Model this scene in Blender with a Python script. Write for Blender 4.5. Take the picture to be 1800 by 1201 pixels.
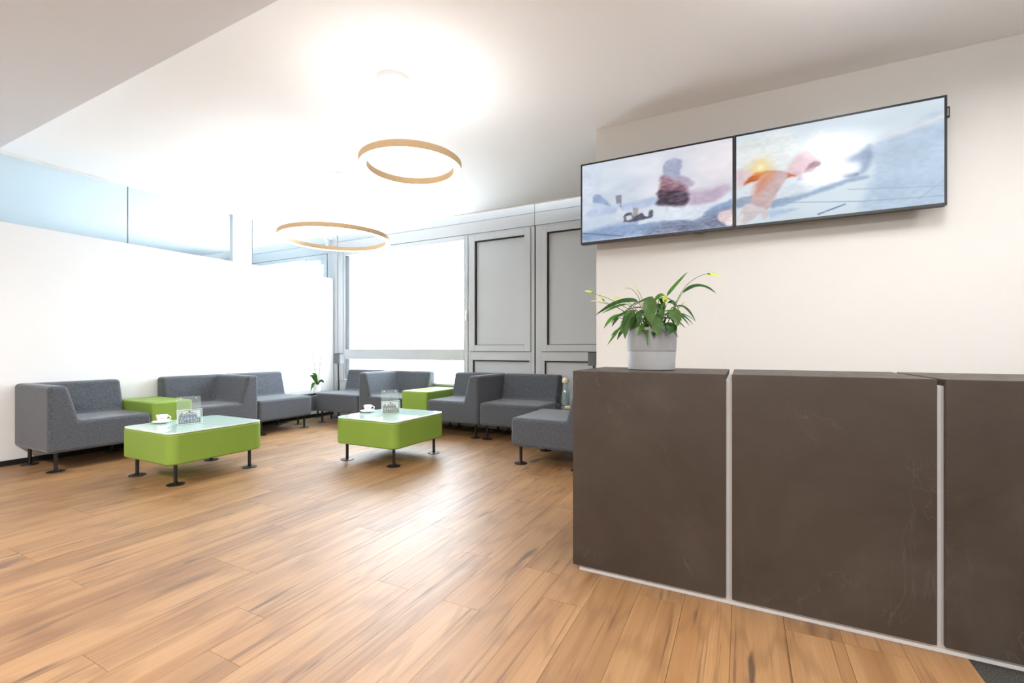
import bpy, bmesh, math, random
import numpy as np
from mathutils import Vector, Matrix

for o in list(bpy.data.objects):
    bpy.data.objects.remove(o)
scene = bpy.context.scene
C = scene.collection
random.seed(7)
PI = math.pi

# ------------------------------------------------------------------ camera
cam = bpy.data.cameras.new('camera')
cam.sensor_fit = 'HORIZONTAL'; cam.sensor_width = 36.0
cam.lens = 797.0 / 1800.0 * 36.0
cam.shift_y = 13.5 / 1800.0
cam.clip_start = 0.05; cam.clip_end = 200
camo = bpy.data.objects.new('camera', cam); C.objects.link(camo)
camo.location = (0, 0, 1.05)
camo.rotation_euler = (PI / 2, 0, math.atan2(405, 797))
scene.camera = camo

# ------------------------------------------------------------------ light
SKY = 5.8
world = bpy.data.worlds.new('overcast_sky'); scene.world = world
world.use_nodes = True
wb = world.node_tree.nodes['Background']
wb.inputs[0].default_value = (0.85, 0.93, 1.0, 1); wb.inputs[1].default_value = SKY

def area(name, loc, rot, sx, sy, power, col):
    l = bpy.data.lights.new(name, 'AREA'); l.shape = 'RECTANGLE'; l.size = sx; l.size_y = sy
    l.energy = power; l.color = col
    o = bpy.data.objects.new(name, l); C.objects.link(o); o.location = loc; o.rotation_euler = rot
    return o
# unseen area lights added behind the camera to light desk and screen wall
WARM = (1.0, 0.965, 0.93)
area('added_fill_light', (-3.6, -0.9, 2.66), (0, 0, 0), 1.2, 0.3, 41, WARM)
area('added_fill_light', (-0.6, -0.9, 2.66), (0, 0, 0), 1.2, 0.3, 41, WARM)
area('added_fill_light', (2.0, -0.9, 2.66), (0, 0, 0), 1.2, 0.3, 41, WARM)

scene.view_settings.view_transform = 'Standard'
scene.view_settings.look = 'None'
scene.view_settings.gamma = 1.0
scene.view_settings.use_curve_mapping = False
scene.view_settings.exposure = 1.66

# ------------------------------------------------------------------ helpers
def s2l(c):
    return tuple((v / 255 / 12.92) if v / 255 <= 0.04045 else ((v / 255 + 0.055) / 1.055) ** 2.4 for v in c)

def base_mat(name, col=(0.8, 0.8, 0.8), rough=0.5, metal=0.0, spec=0.5):
    m = bpy.data.materials.new(name); m.use_nodes = True
    b = m.node_tree.nodes['Principled BSDF']
    b.inputs['Base Color'].default_value = (*col, 1)
    b.inputs['Roughness'].default_value = rough
    b.inputs['Metallic'].default_value = metal
    b.inputs['Specular IOR Level'].default_value = spec
    return m

class G:
    """tiny node-graph helper"""
    def __init__(s, m):
        s.t = m.node_tree; s.b = s.t.nodes.get('Principled BSDF')
    def n(s, typ, **k):
        x = s.t.nodes.new(typ)
        for a, v in k.items(): setattr(x, a, v)
        return x
    def l(s, a, b): s.t.links.new(a, b)
    def noise(s, vec, scale, detail=3, rough=0.55, dist=0.0):
        x = s.n('ShaderNodeTexNoise'); x.inputs['Scale'].default_value = scale
        x.inputs['Detail'].default_value = detail; x.inputs['Roughness'].default_value = rough
        x.inputs['Distortion'].default_value = dist
        s.l(vec, x.inputs['Vector']); return x.outputs['Fac']
    def coords(s, kind='Object', scale=(1, 1, 1), loc=(0, 0, 0)):
        c = s.n('ShaderNodeTexCoord'); mp = s.n('ShaderNodeMapping')
        mp.inputs['Scale'].default_value = scale; mp.inputs['Location'].default_value = loc
        s.l(c.outputs[kind], mp.inputs['Vector']); return mp.outputs['Vector']
    def ramp(s, fac, stops):
        r = s.n('ShaderNodeValToRGB'); e = r.color_ramp.elements
        while len(e) < len(stops): e.new(0.5)
        for q, (p, c) in zip(e, stops):
            q.position = p; q.color = (*c, 1) if len(c) == 3 else c
        s.l(fac, r.inputs['Fac']); return r.outputs['Color']
    def mix(s, fac, a, b, mode='MIX'):
        m = s.n('ShaderNodeMix'); m.data_type = 'RGBA'; m.blend_type = mode
        for i, v in ((0, fac), (6, a), (7, b)):
            if hasattr(v, 'default_value'): s.l(v, m.inputs[i])
            elif i == 0: m.inputs[0].default_value = v
            else: m.inputs[i].default_value = (*v, 1)
        return m.outputs[2]
    def bump(s, h, strength, dist=0.01):
        b = s.n('ShaderNodeBump'); b.inputs['Strength'].default_value = strength
        b.inputs['Distance'].default_value = dist
        s.l(h, b.inputs['Height']); s.l(b.outputs['Normal'], s.b.inputs['Normal'])

def wall_mat(name, col, rough=0.85, var=0.02):
    m = base_mat(name, col, rough, spec=0.25); g = G(m)
    v = g.coords('Object'); f = g.noise(v, 1.3, 4)
    lo = tuple(c * (1 - var) for c in col)
    g.l(g.ramp(f, [(0.3, lo), (0.7, col)]), g.b.inputs['Base Color'])
    g.bump(g.noise(v, 220, 2), 0.04, 0.002)
    return m

def fabric_mat(name, dark, light, scale=420):
    m = base_mat(name, dark, 0.95, spec=0.15); g = G(m)
    v = g.coords('Object')
    f = g.noise(v, scale, 2, 0.7); f2 = g.noise(v, 60, 3)
    c = g.ramp(f, [(0.36, dark), (0.66, light)])
    c = g.mix(0.25, c, g.ramp(f2, [(0.3, dark), (0.7, light)]))
    g.l(c, g.b.inputs['Base Color'])
    g.b.inputs['Sheen Weight'].default_value = 0.25
    g.bump(f, 0.25, 0.002)
    return m

def leather_mat(name, col):
    m = base_mat(name, col, 0.48, spec=0.4); g = G(m)
    v = g.coords('Object')
    f = g.noise(v, 3, 3)
    g.l(g.ramp(f, [(0.3, tuple(c * 0.94 for c in col)), (0.7, col)]), g.b.inputs['Base Color'])
    x = g.n('ShaderNodeTexVoronoi'); x.inputs['Scale'].default_value = 420
    g.l(v, x.inputs['Vector']); g.bump(x.outputs['Distance'], 0.06, 0.001)
    return m

def glass_mat(name, tint, refl=1.0, rough=0.0, density=0.0, body=(0.8, 0.9, 0.88)):
    """thin clear sheet: transparency + fresnel reflection (+ a milky share)"""
    m = bpy.data.materials.new(name); m.use_nodes = True
    t = m.node_tree; t.nodes.clear(); g = G(m)
    out = g.n('ShaderNodeOutputMaterial')
    tr = g.n('ShaderNodeBsdfTransparent'); tr.inputs[0].default_value = (*tint, 1)
    gl = g.n('ShaderNodeBsdfGlossy'); gl.inputs['Roughness'].default_value = rough
    # Schlick reflectance that is the same from both sides of the sheet
    lw = g.n('ShaderNodeLayerWeight'); lw.inputs['Blend'].default_value = 0.5
    pw = g.n('ShaderNodeMath', operation='POWER'); pw.inputs[1].default_value = 5.0
    g.l(lw.outputs['Facing'], pw.inputs[0])
    ma = g.n('ShaderNodeMath', operation='MULTIPLY_ADD'); ma.inputs[1].default_value = 0.96; ma.inputs[2].default_value = 0.04
    g.l(pw.outputs[0], ma.inputs[0])
    mu = g.n('ShaderNodeMath', operation='MULTIPLY'); mu.inputs[1].default_value = refl; mu.use_clamp = True
    g.l(ma.outputs[0], mu.inputs[0])
    mx = g.n('ShaderNodeMixShader'); g.l(mu.outputs[0], mx.inputs[0])
    first = tr.outputs[0]
    if density > 0:
        df = g.n('ShaderNodeBsdfDiffuse'); df.inputs[0].default_value = (*body, 1)
        m2 = g.n('ShaderNodeMixShader'); m2.inputs[0].default_value = density
        g.l(tr.outputs[0], m2.inputs[1]); g.l(df.outputs[0], m2.inputs[2]); first = m2.outputs[0]
    g.l(first, mx.inputs[1]); g.l(gl.outputs[0], mx.inputs[2])
    g.l(mx.outputs[0], out.inputs[0])
    return m

# ------------------------------------------------------------------ materials
M = {}
M['white_wall'] = wall_mat('white_paint', (0.76, 0.76, 0.76))
M['tv_wall'] = wall_mat('warm_white_paint', (0.655, 0.645, 0.622))
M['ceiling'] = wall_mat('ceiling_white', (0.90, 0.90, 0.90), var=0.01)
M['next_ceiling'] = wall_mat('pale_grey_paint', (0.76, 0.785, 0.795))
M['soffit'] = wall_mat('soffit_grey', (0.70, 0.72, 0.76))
M['black'] = base_mat('black_metal', (0.006, 0.006, 0.007), 0.35)
M['black_matt'] = base_mat('black_plastic', (0.007, 0.007, 0.008), 0.45)
M['gasket'] = base_mat('dark_gasket', (0.012, 0.014, 0.018), 0.7)
def grey_metal():
    m = base_mat('grey_painted_metal', (0.50, 0.515, 0.525), 0.45, spec=0.4); g = G(m)
    f = g.noise(g.coords('Object', (1, 1, 0.4)), 1.2, 2)
    g.l(g.ramp(f, [(0.3, (0.485, 0.50, 0.51)), (0.7, (0.515, 0.53, 0.54))]), g.b.inputs['Base Color'])
    return m
M['grey'] = grey_metal()
M['sofa'] = fabric_mat('grey_felt_fabric', (0.020, 0.0222, 0.0268), (0.145, 0.156, 0.180), 230)
M['green'] = leather_mat('lime_green_leatherette', (0.215, 0.335, 0.048))
M['window_glass'] = glass_mat('window_glass', (0.97, 0.99, 1.0))
M['partition_glass'] = glass_mat('partition_glass', (0.94, 0.97, 0.98), 0.6)
M['acrylic'] = glass_mat('clear_acrylic', (0.93, 0.97, 0.97), 1.2, 0.02, 0.10, (0.85, 0.92, 0.92))
M['clear_glass'] = glass_mat('clear_table_glass', (0.80, 0.90, 0.89), 1.3, 0.0, 0.06)
M['carafe_glass'] = glass_mat('carafe_glass', (0.90, 0.95, 0.97), 1.6, 0.0, 0.08)
def table_glass():
    m = base_mat('back_painted_glass', (0.50, 0.66, 0.60), 0.03, spec=0.7); g = G(m)
    f = g.noise(g.coords('Object'), 2.0, 2)
    g.l(g.ramp(f, [(0.3, (0.47, 0.64, 0.58)), (0.7, (0.53, 0.69, 0.63))]), g.b.inputs['Base Color'])
    return m
M['table_glass'] = table_glass()
M['glass_edge'] = base_mat('pale_glass_edge', (0.80, 0.90, 0.87), 0.15)
M['porcelain'] = base_mat('white_porcelain', (0.88, 0.88, 0.87), 0.12)
M['print_grey'] = base_mat('grey_print', (0.22, 0.22, 0.23), 0.5)
M['pot'] = wall_mat('pale_grey_ceramic', (0.27, 0.278, 0.29), 0.5, 0.03)
M['soil'] = wall_mat('dark_soil', (0.035, 0.025, 0.018), 0.95, 0.5)
M['white_lacquer'] = base_mat('white_lacquer', (0.78, 0.79, 0.80), 0.4)
M['plinth'] = base_mat('white_grey_plinth', (0.46, 0.46, 0.465), 0.45)
M['rail'] = base_mat('cream_rail', (0.80, 0.78, 0.74), 0.5)

def wood_floor():
    m = base_mat('oak_laminate', (0.4, 0.25, 0.13), 0.36, spec=0.80); g = G(m)
    tc = g.n('ShaderNodeTexCoord'); oi = g.n('ShaderNodeObjectInfo')
    cmb = g.n('ShaderNodeCombineXYZ')
    for i, k in enumerate((37.0, 91.0, 13.0)):
        mm = g.n('ShaderNodeMath', operation='MULTIPLY'); mm.inputs[1].default_value = k
        g.l(oi.outputs['Random'], mm.inputs[0]); g.l(mm.outputs[0], cmb.inputs[i])
    va = g.n('ShaderNodeVectorMath', operation='ADD')
    g.l(tc.outputs['Object'], va.inputs[0]); g.l(cmb.outputs[0], va.inputs[1])
    def mp(sc):
        q = g.n('ShaderNodeMapping'); q.inputs['Scale'].default_value = sc
        g.l(va.outputs[0], q.inputs['Vector']); return q.outputs['Vector']
    grain = g.noise(mp((85, 1.0, 1)), 1.5, 5, 0.6, 0.15)         # fine streaks along the board
    streak = g.noise(mp((42, 0.75, 1)), 1.3, 4, 0.62, 0.35)       # separate thin dark veins
    broad = g.noise(mp((9, 0.35, 1)), 1.2, 3, 0.55, 0.5)          # broad tone bands
    wv = g.n('ShaderNodeTexWave'); wv.wave_type = 'RINGS'; wv.rings_direction = 'X'      # cathedral rings
    wv.inputs['Scale'].default_value = 2.2; wv.inputs['Distortion'].default_value = 6.0
    wv.inputs['Detail'].default_value = 3; wv.inputs['Detail Scale'].default_value = 0.9
    g.l(mp((5.5, 0.32, 1)), wv.inputs['Vector'])
    knot = g.noise(mp((13, 2.2, 1)), 1.0, 2, 0.5, 0.5)            # knots / dark smudges
    light = s2l((164, 127, 87)); mid = s2l((148, 110, 71)); dark = s2l((104, 70, 40)); knotc = s2l((72, 52, 40))
    c = g.ramp(broad, [(0.30, light), (0.55, mid), (0.85, s2l((122, 83, 47)))])
    c = g.mix(g.ramp(grain, [(0.50, (0, 0, 0)), (0.80, (0.40, 0.40, 0.40))]), c, dark)
    c = g.mix(g.ramp(wv.outputs['Fac'], [(0.78, (0, 0, 0)), (1.0, (0.30, 0.30, 0.30))]), c, dark)
    c = g.mix(g.ramp(streak, [(0.57, (0, 0, 0)), (0.68, (0.72, 0.72, 0.72))]), c, s2l((88, 60, 40)))
    c = g.mix(g.ramp(knot, [(0.645, (0, 0, 0)), (0.75, (0.85, 0.85, 0.85))]), c, knotc)
    tone = g.ramp(oi.outputs['Random'], [(0.0, (0.86, 0.84, 0.82)), (0.5, (1, 1, 1)), (1.0, (1.08, 1.07, 1.05))])
    c = g.mix(1.0, c, tone, 'MULTIPLY')
    g.l(c, g.b.inputs['Base Color'])
    g.l(g.ramp(grain, [(0.3, (0.42,) * 3), (0.8, (0.52,) * 3)]), g.b.inputs['Roughness'])
    g.bump(grain, 0.08, 0.002)
    return m
M['wood'] = wood_floor()

def counter_mat():
    m = base_mat('brown_trowelled_plaster', (0.06, 0.05, 0.042), 0.45, spec=0.45); g = G(m)
    v = g.coords('Object')
    f = g.noise(v, 2.2, 5, 0.6, 0.8); f2 = g.noise(v, 14, 6, 0.65, 0.4)
    c = g.ramp(f, [(0.28, s2l((49, 39, 32))), (0.55, s2l((59, 50, 43))), (0.8, s2l((70, 62, 56)))])
    # fine trowel scratches: thin ridges of a distorted, stretched noise
    w = g.noise(g.coords('Object', (2.2, 2.2, 1.1)), 1.8, 3, 0.5, 2.4)
    line = g.ramp(w, [(0.492, (0, 0, 0)), (0.5, (1, 1, 1)), (0.508, (0, 0, 0))])
    spot = g.ramp(g.noise(v, 3.1, 2), [(0.52, (0, 0, 0)), (0.62, (0.5, 0.5, 0.5))])
    lf = g.mix(1.0, line, spot, 'MULTIPLY')
    c = g.mix(lf, c, s2l((86, 77, 70)))
    g.l(c, g.b.inputs['Base Color'])
    g.l(g.ramp(f2, [(0.3, (0.40,) * 3), (0.7, (0.55,) * 3)]), g.b.inputs['Roughness'])
    h = g.mix(0.5, f2, line)
    g.bump(h, 0.12, 0.004)
    return m
M['counter'] = counter_mat()

def carpet_mat():
    m = base_mat('charcoal_carpet', (0.03, 0.03, 0.032), 1.0, spec=0.1); g = G(m)
    f = g.noise(g.coords('Object'), 330, 2, 0.8)
    g.l(g.ramp(f, [(0.35, (0.008, 0.008, 0.009)), (0.7, (0.13, 0.125, 0.115))]), g.b.inputs['Base Color'])
    g.bump(f, 0.6, 0.006); return m
M['carpet'] = carpet_mat()

def leaf_mat(name, a, b):
    m = base_mat(name, a, 0.5, spec=0.25); g = G(m)
    f = g.noise(g.coords('Object', (1, 1, 1)), 26, 3, 0.6, 0.5)
    g.l(g.ramp(f, [(0.3, a), (0.7, b)]), g.b.inputs['Base Color'])
    g.b.inputs['Transmission Weight'].default_value = 0.0
    g.b.inputs['Subsurface Weight'].default_value = 0.0
    return m
M['leaf0'] = leaf_mat('dark_green_leaf', (0.007, 0.036, 0.004), (0.022, 0.080, 0.009))
M['leaf1'] = leaf_mat('mid_green_leaf', (0.026, 0.098, 0.007), (0.066, 0.175, 0.016))
M['leaf2'] = leaf_mat('olive_green_leaf', (0.026, 0.070, 0.010), (0.058, 0.115, 0.022))
M['spathe'] = leaf_mat('yellow_green_spathe', (0.36, 0.50, 0.04), (0.60, 0.66, 0.14))
M['stem'] = leaf_mat('stem_green', (0.06, 0.15, 0.02), (0.13, 0.24, 0.05))
M['twig'] = leaf_mat('pale_brown_stem', (0.16, 0.15, 0.09), (0.24, 0.22, 0.14))
M['cork'] = wall_mat('pale_wood', (0.72, 0.55, 0.32), 0.6, 0.15)
M['ball'] = wall_mat('light_wood_ball', (0.80, 0.68, 0.50), 0.5, 0.06)
M['speaker'] = wall_mat('grey_speaker_grille', (0.16, 0.165, 0.17), 0.6, 0.2)
M['bronze'] = base_mat('champagne_metal', (0.68, 0.49, 0.28), 0.5, 0.15)

def emit_mat(name, col, strength):
    m = bpy.data.materials.new(name); m.use_nodes = True
    t = m.node_tree; t.nodes.clear(); g = G(m)
    e = g.n('ShaderNodeEmission'); e.inputs[0].default_value = (*col, 1); e.inputs[1].default_value = strength
    o = g.n('ShaderNodeOutputMaterial'); g.l(e.outputs[0], o.inputs[0]); return m
M['led_desk'] = emit_mat('led_ceiling_disc', (1.0, 0.965, 0.92), 15.0)
M['led_desk_upfill'] = emit_mat('led_disc_added_upglow', (0.96, 0.98, 1.0), 19.0)  # upward glow added to lift the ceiling near the screen wall
M['led_up'] = emit_mat('led_diffuser_upper', (1.0, 0.98, 0.95), 7.2)
M['led'] = emit_mat('led_diffuser', (1.0, 0.95, 0.88), 6.0)

def print_mat(name, emission):
    m = base_mat(name, (0.02, 0.02, 0.02), 0.11 if emission else 0.4, spec=0.26 if emission else 0.4); g = G(m)
    a = g.n('ShaderNodeAttribute'); a.attribute_name = 'picture'
    if emission:
        g.l(a.outputs['Color'], g.b.inputs['Emission Color']); g.b.inputs['Emission Strength'].default_value = emission
    else:
        g.l(a.outputs['Color'], g.b.inputs['Base Color'])
    return m
M['screen'] = print_mat('lit_screen', 0.285)
M['print'] = print_mat('printed_card', 0)

# ------------------------------------------------------------------ mesh helpers
def link(name, me, mat=None, parent=None, loc=None):
    o = bpy.data.objects.new(name, me); C.objects.link(o)
    if mat is not None and me is not None and not me.materials: me.materials.append(mat)
    if parent is not None: o.parent = parent
    if loc is not None: o.location = loc
    return o

def from_bm(name, bm, mat, parent=None, smooth=True, weighted=False, loc=None):
    bmesh.ops.recalc_face_normals(bm, faces=bm.faces[:])
    me = bpy.data.meshes.new(name); bm.to_mesh(me); bm.free()
    if smooth:
        me.polygons.foreach_set('use_smooth', [True] * len(me.polygons))
        me.set_sharp_from_angle(angle=math.radians(40))
    o = link(name, me, mat, parent, loc)
    if weighted:
        w = o.modifiers.new('weighted_normal', 'WEIGHTED_NORMAL'); w.keep_sharp = True
    return o

def add_box(bm, x0, x1, y0, y1, z0, z1, bev=0.0, seg=2):
    v = [bm.verts.new((x, y, z)) for z in (z0, z1) for x, y in ((x0, y0), (x1, y0), (x1, y1), (x0, y1))]
    fs = [bm.faces.new([v[i] for i in q]) for q in ((3, 2, 1, 0), (4, 5, 6, 7), (0, 1, 5, 4), (1, 2, 6, 5), (2, 3, 7, 6), (3, 0, 4, 7))]
    if bev > 0:
        es = list({e for f in fs for e in f.edges})
        bmesh.ops.bevel(bm, geom=es, offset=bev, segments=seg, affect='EDGES', profile=0.5)

def box(name, x0, x1, y0, y1, z0, z1, mat, parent=None, bev=0.0, seg=2):
    bm = bmesh.new(); add_box(bm, x0, x1, y0, y1, z0, z1, bev, seg)
    return from_bm(name, bm, mat, parent, smooth=bev > 0, weighted=bev > 0)

def lathe_bm(profile, seg=32, cap0=False, cap1=False):
    bm = bmesh.new(); rings = []
    for r, z in profile:
        rings.append([bm.verts.new((r * math.cos(2 * PI * i / seg), r * math.sin(2 * PI * i / seg), z)) for i in range(seg)])
    for a, b in zip(rings, rings[1:]):
        for i in range(seg):
            bm.faces.new((a[i], a[(i + 1) % seg], b[(i + 1) % seg], b[i]))
    if cap0: bm.faces.new(rings[0][::-1])
    if cap1: bm.faces.new(rings[-1])
    return bm

def lathe(name, profile, mat, parent=None, seg=32, cap0=False, cap1=False, loc=None):
    return from_bm(name, lathe_bm(profile, seg, cap0, cap1), mat, parent, loc=loc)

def tube_bm(bm, pts, radii, seg=6):
    pts = [Vector(p) for p in pts]
    if not hasattr(radii, '__len__'): radii = [radii] * len(pts)
    rings = []
    for i, p in enumerate(pts):
        t = (pts[min(i + 1, len(pts) - 1)] - pts[max(i - 1, 0)]).normalized()
        a = Vector((0, 0, 1)) if abs(t.z) < 0.9 else Vector((1, 0, 0))
        u = t.cross(a).normalized(); w = t.cross(u).normalized()
        rings.append([bm.verts.new(p + (u * math.cos(2 * PI * k / seg) + w * math.sin(2 * PI * k / seg)) * radii[i]) for k in range(seg)])
    for a, b in zip(rings, rings[1:]):
        for k in range(seg): bm.faces.new((a[k], a[(k + 1) % seg], b[(k + 1) % seg], b[k]))
    bm.faces.new(rings[0][::-1]); bm.faces.new(rings[-1])

def tube(name, pts, radii, mat, parent=None, seg=6):
    bm = bmesh.new(); tube_bm(bm, pts, radii, seg); return from_bm(name, bm, mat, parent)

def bez(a, b, c, n):
    a, b, c = Vector(a), Vector(b), Vector(c)
    return [a * (1 - t) ** 2 + b * 2 * t * (1 - t) + c * t * t for t in [i / n for i in range(n + 1)]]

def rrect(w, d, r, n=6):
    pts = []
    for cx, cy, a0 in ((w / 2 - r, d / 2 - r, 0), (-w / 2 + r, d / 2 - r, PI / 2), (-w / 2 + r, -d / 2 + r, PI), (w / 2 - r, -d / 2 + r, 1.5 * PI)):
        for k in range(n + 1):
            a = a0 + PI / 2 * k / n
            pts.append((cx + r * math.cos(a), cy + r * math.sin(a)))
    return pts

def rprism_bm(w, d, z0, z1, rc, rb, n=8, nb=4):
    """upright block with plan-rounded corners (rc) and softened top and bottom edges (rb)"""
    bm = bmesh.new(); loops = []
    def loop(inset, z):
        loops.append([bm.verts.new((x, y, z)) for x, y in rrect(w - 2 * inset, d - 2 * inset, max(rc - inset, 0.002), n)])
    for k in range(nb + 1):
        a = PI / 2 * k / nb; loop(rb * (1 - math.sin(a)), z0 + rb * (1 - math.cos(a)))
    for k in range(nb + 1):
        a = PI / 2 * k / nb; loop(rb * (1 - math.cos(a)), z1 - rb * (1 - math.sin(a)))
    for a, b in zip(loops, loops[1:]):
        m = len(a)
        for i in range(m): bm.faces.new((a[i], a[(i + 1) % m], b[(i + 1) % m], b[i]))
    bm.faces.new(loops[0][::-1]); bm.faces.new(loops[-1])
    return bm

def empty(name, loc, rz=0.0):
    o = bpy.data.objects.new(name, None); C.objects.link(o)
    o.empty_display_size = 0.1; o.location = loc; o.rotation_euler = (0, 0, rz); return o

def tag(o, label, cat=None, group=None, kind=None):
    o['label'] = label
    if cat: o['category'] = cat
    if group: o['group'] = group
    if kind: o['kind'] = kind
    return o

def struct(o, label):
    o['kind'] = 'structure'; o['label'] = label; return o

def copy_tree(o, parent=None):
    c = o.copy(); C.objects.link(c)
    if parent is not None: c.parent = parent
    for ch in list(o.children): copy_tree(ch, c)
    return c
# ================================================================== the setting
H = 2.835           # ceiling of the lounge
XW = -5.905         # face of the partition on the left
YF = 5.26           # face of the window front
YT = 3.597          # face of the wall with the screens

# ---- floor: planks running towards the windows, dark sub-floor in the joints
floor = struct(box('floor', XW - 0.1, 4.0, -3.0, YF + 0.1, -0.12, -0.0105, M['gasket']), 'oak plank floor running towards the windows')
PW, GAP = 0.18, 0.0012
plank_mesh = {}
def plank(x, y0, y1):
    ln = round(y1 - y0, 3)
    if ln not in plank_mesh:
        bm = bmesh.new(); add_box(bm, GAP / 2, PW - GAP / 2, GAP / 2, ln - GAP / 2, -0.010, 0.0)
        me = bpy.data.meshes.new('plank'); bmesh.ops.recalc_face_normals(bm, faces=bm.faces[:]); bm.to_mesh(me); bm.free()
        me.materials.append(M['wood']); plank_mesh[ln] = me
    o = link('plank', plank_mesh[ln], None, floor); o.location = (x, y0, 0)
XC = 0.682           # right edge of the last full board; carpet begins at 0.63
rng = random.Random(3)
col = 0
x = XC - PW
LEN = 1.26
while x > XW - PW:
    y = 0.30 - rng.choice([0.0, 0.21, 0.42, 0.63, 0.84, 1.05])
    while y < YF:
        y1 = min(y + LEN, YF)
        if x < -2.2 and y1 < 0.3: y = y1; continue
        plank(x, y, y1); y = y1
    x -= PW; col += 1
# the same boards go on behind the camera and behind the desk, out of view
rest = struct(box('floor', XW - 0.1, 4.0, -3.0, -0.76, -0.010, -0.0005, M['wood']), 'oak floor behind the viewer')
box_c = struct(box('floor', XC, 4.0, -0.75, YF, -0.010, 0.0, M['carpet']), 'charcoal carpet beside the oak floor at the desk')

# ---- ceilings
struct(box('ceiling', XW - 0.1, 4.0, 1.42, 5.05, H, H + 0.10, M['ceiling']), 'white ceiling over the lounge')
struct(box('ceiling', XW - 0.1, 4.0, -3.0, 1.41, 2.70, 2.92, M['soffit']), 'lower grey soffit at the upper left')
struct(box('ceiling', XW - 0.1, 4.0, 5.05, YF + 0.1, 2.96, 3.02, M['ceiling']), 'slot above the window front')
struct(box('trim_1', XW, 4.0, 5.0505, 5.0585, H - 0.012, H + 0.08, M['rail']), 'thin edge profile of the ceiling at the window front')

# ---- wall with the screens
struct(box('wall_right', -1.058, 4.0, YT, YT + 0.16, 0, H, M['tv_wall']), 'warm white wall behind the reception desk')
struct(box('wall_side', 4.0, 4.1, -3.0, YF + 0.1, 0, 3.0, M['tv_wall']), 'side wall of the reception room')
struct(box('wall_back', XW - 0.1, 4.0, -3.1, -3.0, 0, 3.0, M['tv_wall']), 'wall behind the viewer')

# ---- partition on the left with a glazed strip above
struct(box('wall_left', XW - 0.10, XW, -3.0, 5.24, 0, 2.192, M['white_wall'], bev=0.004), 'white half-height partition wall on the left')
struct(box('baseboard_left', XW, XW + 0.012, -3.0, 5.23, 0, 0.048, M['black_matt']), 'black baseboard along the white partition')
wg = empty('window_1', (XW - 0.05, 2.5, 2.192)); struct(wg, 'frameless glass strip above the white partition')
def lbox(name, x0, x1, y0, y1, z0, z1, mat, root, bev=0.0):
    l = root.location
    return box(name, x0 - l.x, x1 - l.x, y0 - l.y, y1 - l.y, z0 - l.z, z1 - l.z, mat, root, bev)
joints = [-3.0, -0.30, 1.10, 2.500, 3.905, 5.25]
for a, b in zip(joints, joints[1:]):
    lbox('pane', XW - 0.056, XW - 0.044, a + 0.004, b - 0.004, 2.193, H - 0.001, M['partition_glass'], wg)
for j in joints[1:-1]:
    lbox('joint', XW - 0.055, XW - 0.045, j - 0.0038, j + 0.0038, 2.195, H - 0.002, M['print_grey'], wg)
lbox('top_rail', XW - 0.065, XW - 0.030, -3.0, 1.40, H - 0.16, H - 0.122, M['rail'], wg)
lbox('top_rail', XW - 0.065, XW - 0.030, 1.43, 5.25, H - 0.020, H + 0.02, M['rail'], wg)

# ---- neighbouring room seen through the glass strip
struct(box('floor', -11, XW - 0.1, -3.0, YF + 0.1, -0.12, 0, M['next_ceiling']), 'floor of the neighbouring room')
struct(box('ceiling', -11, XW - 0.1, -3.0, 5.05, H, H + 0.1, M['next_ceiling']), 'ceiling of the neighbouring room')
struct(box('wall_far', -11.1, -11, -3.0, YF + 0.1, 0, 3.0, M['white_wall']), 'far wall of the neighbouring room')
struct(box('wall_back', -11, XW - 0.1, -3.1, -3.0, 0, 3.0, M['white_wall']), 'back wall of the neighbouring room')
struct(box('ceiling', -11, XW - 0.1, 5.05, YF + 0.1, 2.96, 3.02, M['next_ceiling']), 'slot of the neighbouring room')
struct(box('wall_pillar', -6.09, -6.02, 3.68, 3.945, 0, H, M['white_wall']), 'white column behind the glass strip')

# ---- the window front
front = empty('wall_front', (0, YF, 0)); struct(front, 'grey painted metal window front')
def fb(name, x0, x1, z0, z1, y0, y1, mat=None, bev=0.003, root=None):
    """a box on the window front; y measured from its face, positive outwards"""
    r = root or front
    k = YF / 5.20                     # sizes below were surveyed for a front 5.20 m away
    x0, x1 = x0 * k, x1 * k
    z0, z1 = max(0, 1.05 + (z0 - 1.05) * k), max(0.05, 1.05 + (z1 - 1.05) * k)
    return lbox(name, x0, x1, YF + y0, YF + y1, z0, z1, mat or M['grey'], r, bev)
# backing that fills the joints, dark
for x0, x1 in ((-2.32, 4.0),):
    fb('backing', x0, x1, 0, 3.0, 0.075, 0.10, M['gasket'], 0)
fb('backing', -3.30, -2.32, 0, 3.0, 0.075, 0.10, M['gasket'], 0)
fb('backing', -11, -3.30, 2.60, 3.0, 0.075, 0.10, M['gasket'], 0)
# fascia panels
for x0, x1 in ((-11.0, -8.9), (-8.896, -5.985), (-5.765, -2.327), (-2.322, 1.1), (1.104, 4.0)):
    fb('fascia_panel', x0, x1, 2.604, 2.7615, 0.0, 0.07)
    fb('fascia_panel', x0, x1, 2.7645, 2.95, 0.0, 0.07)
# corner post
fb('post', -5.98, -5.77, 0, 2.95, -0.012, 0.10)
fb('post_joint', -6.012, -5.984, 0, 2.95, 0.02, 0.09, M['gasket'], 0)
# parapet under the panes, sill
fb('parapet', -5.765, -3.30, 0, 0.545, 0.0, 0.10)
fb('parapet', -11, -6.016, 0, 0.545, 0.0, 0.10)

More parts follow.
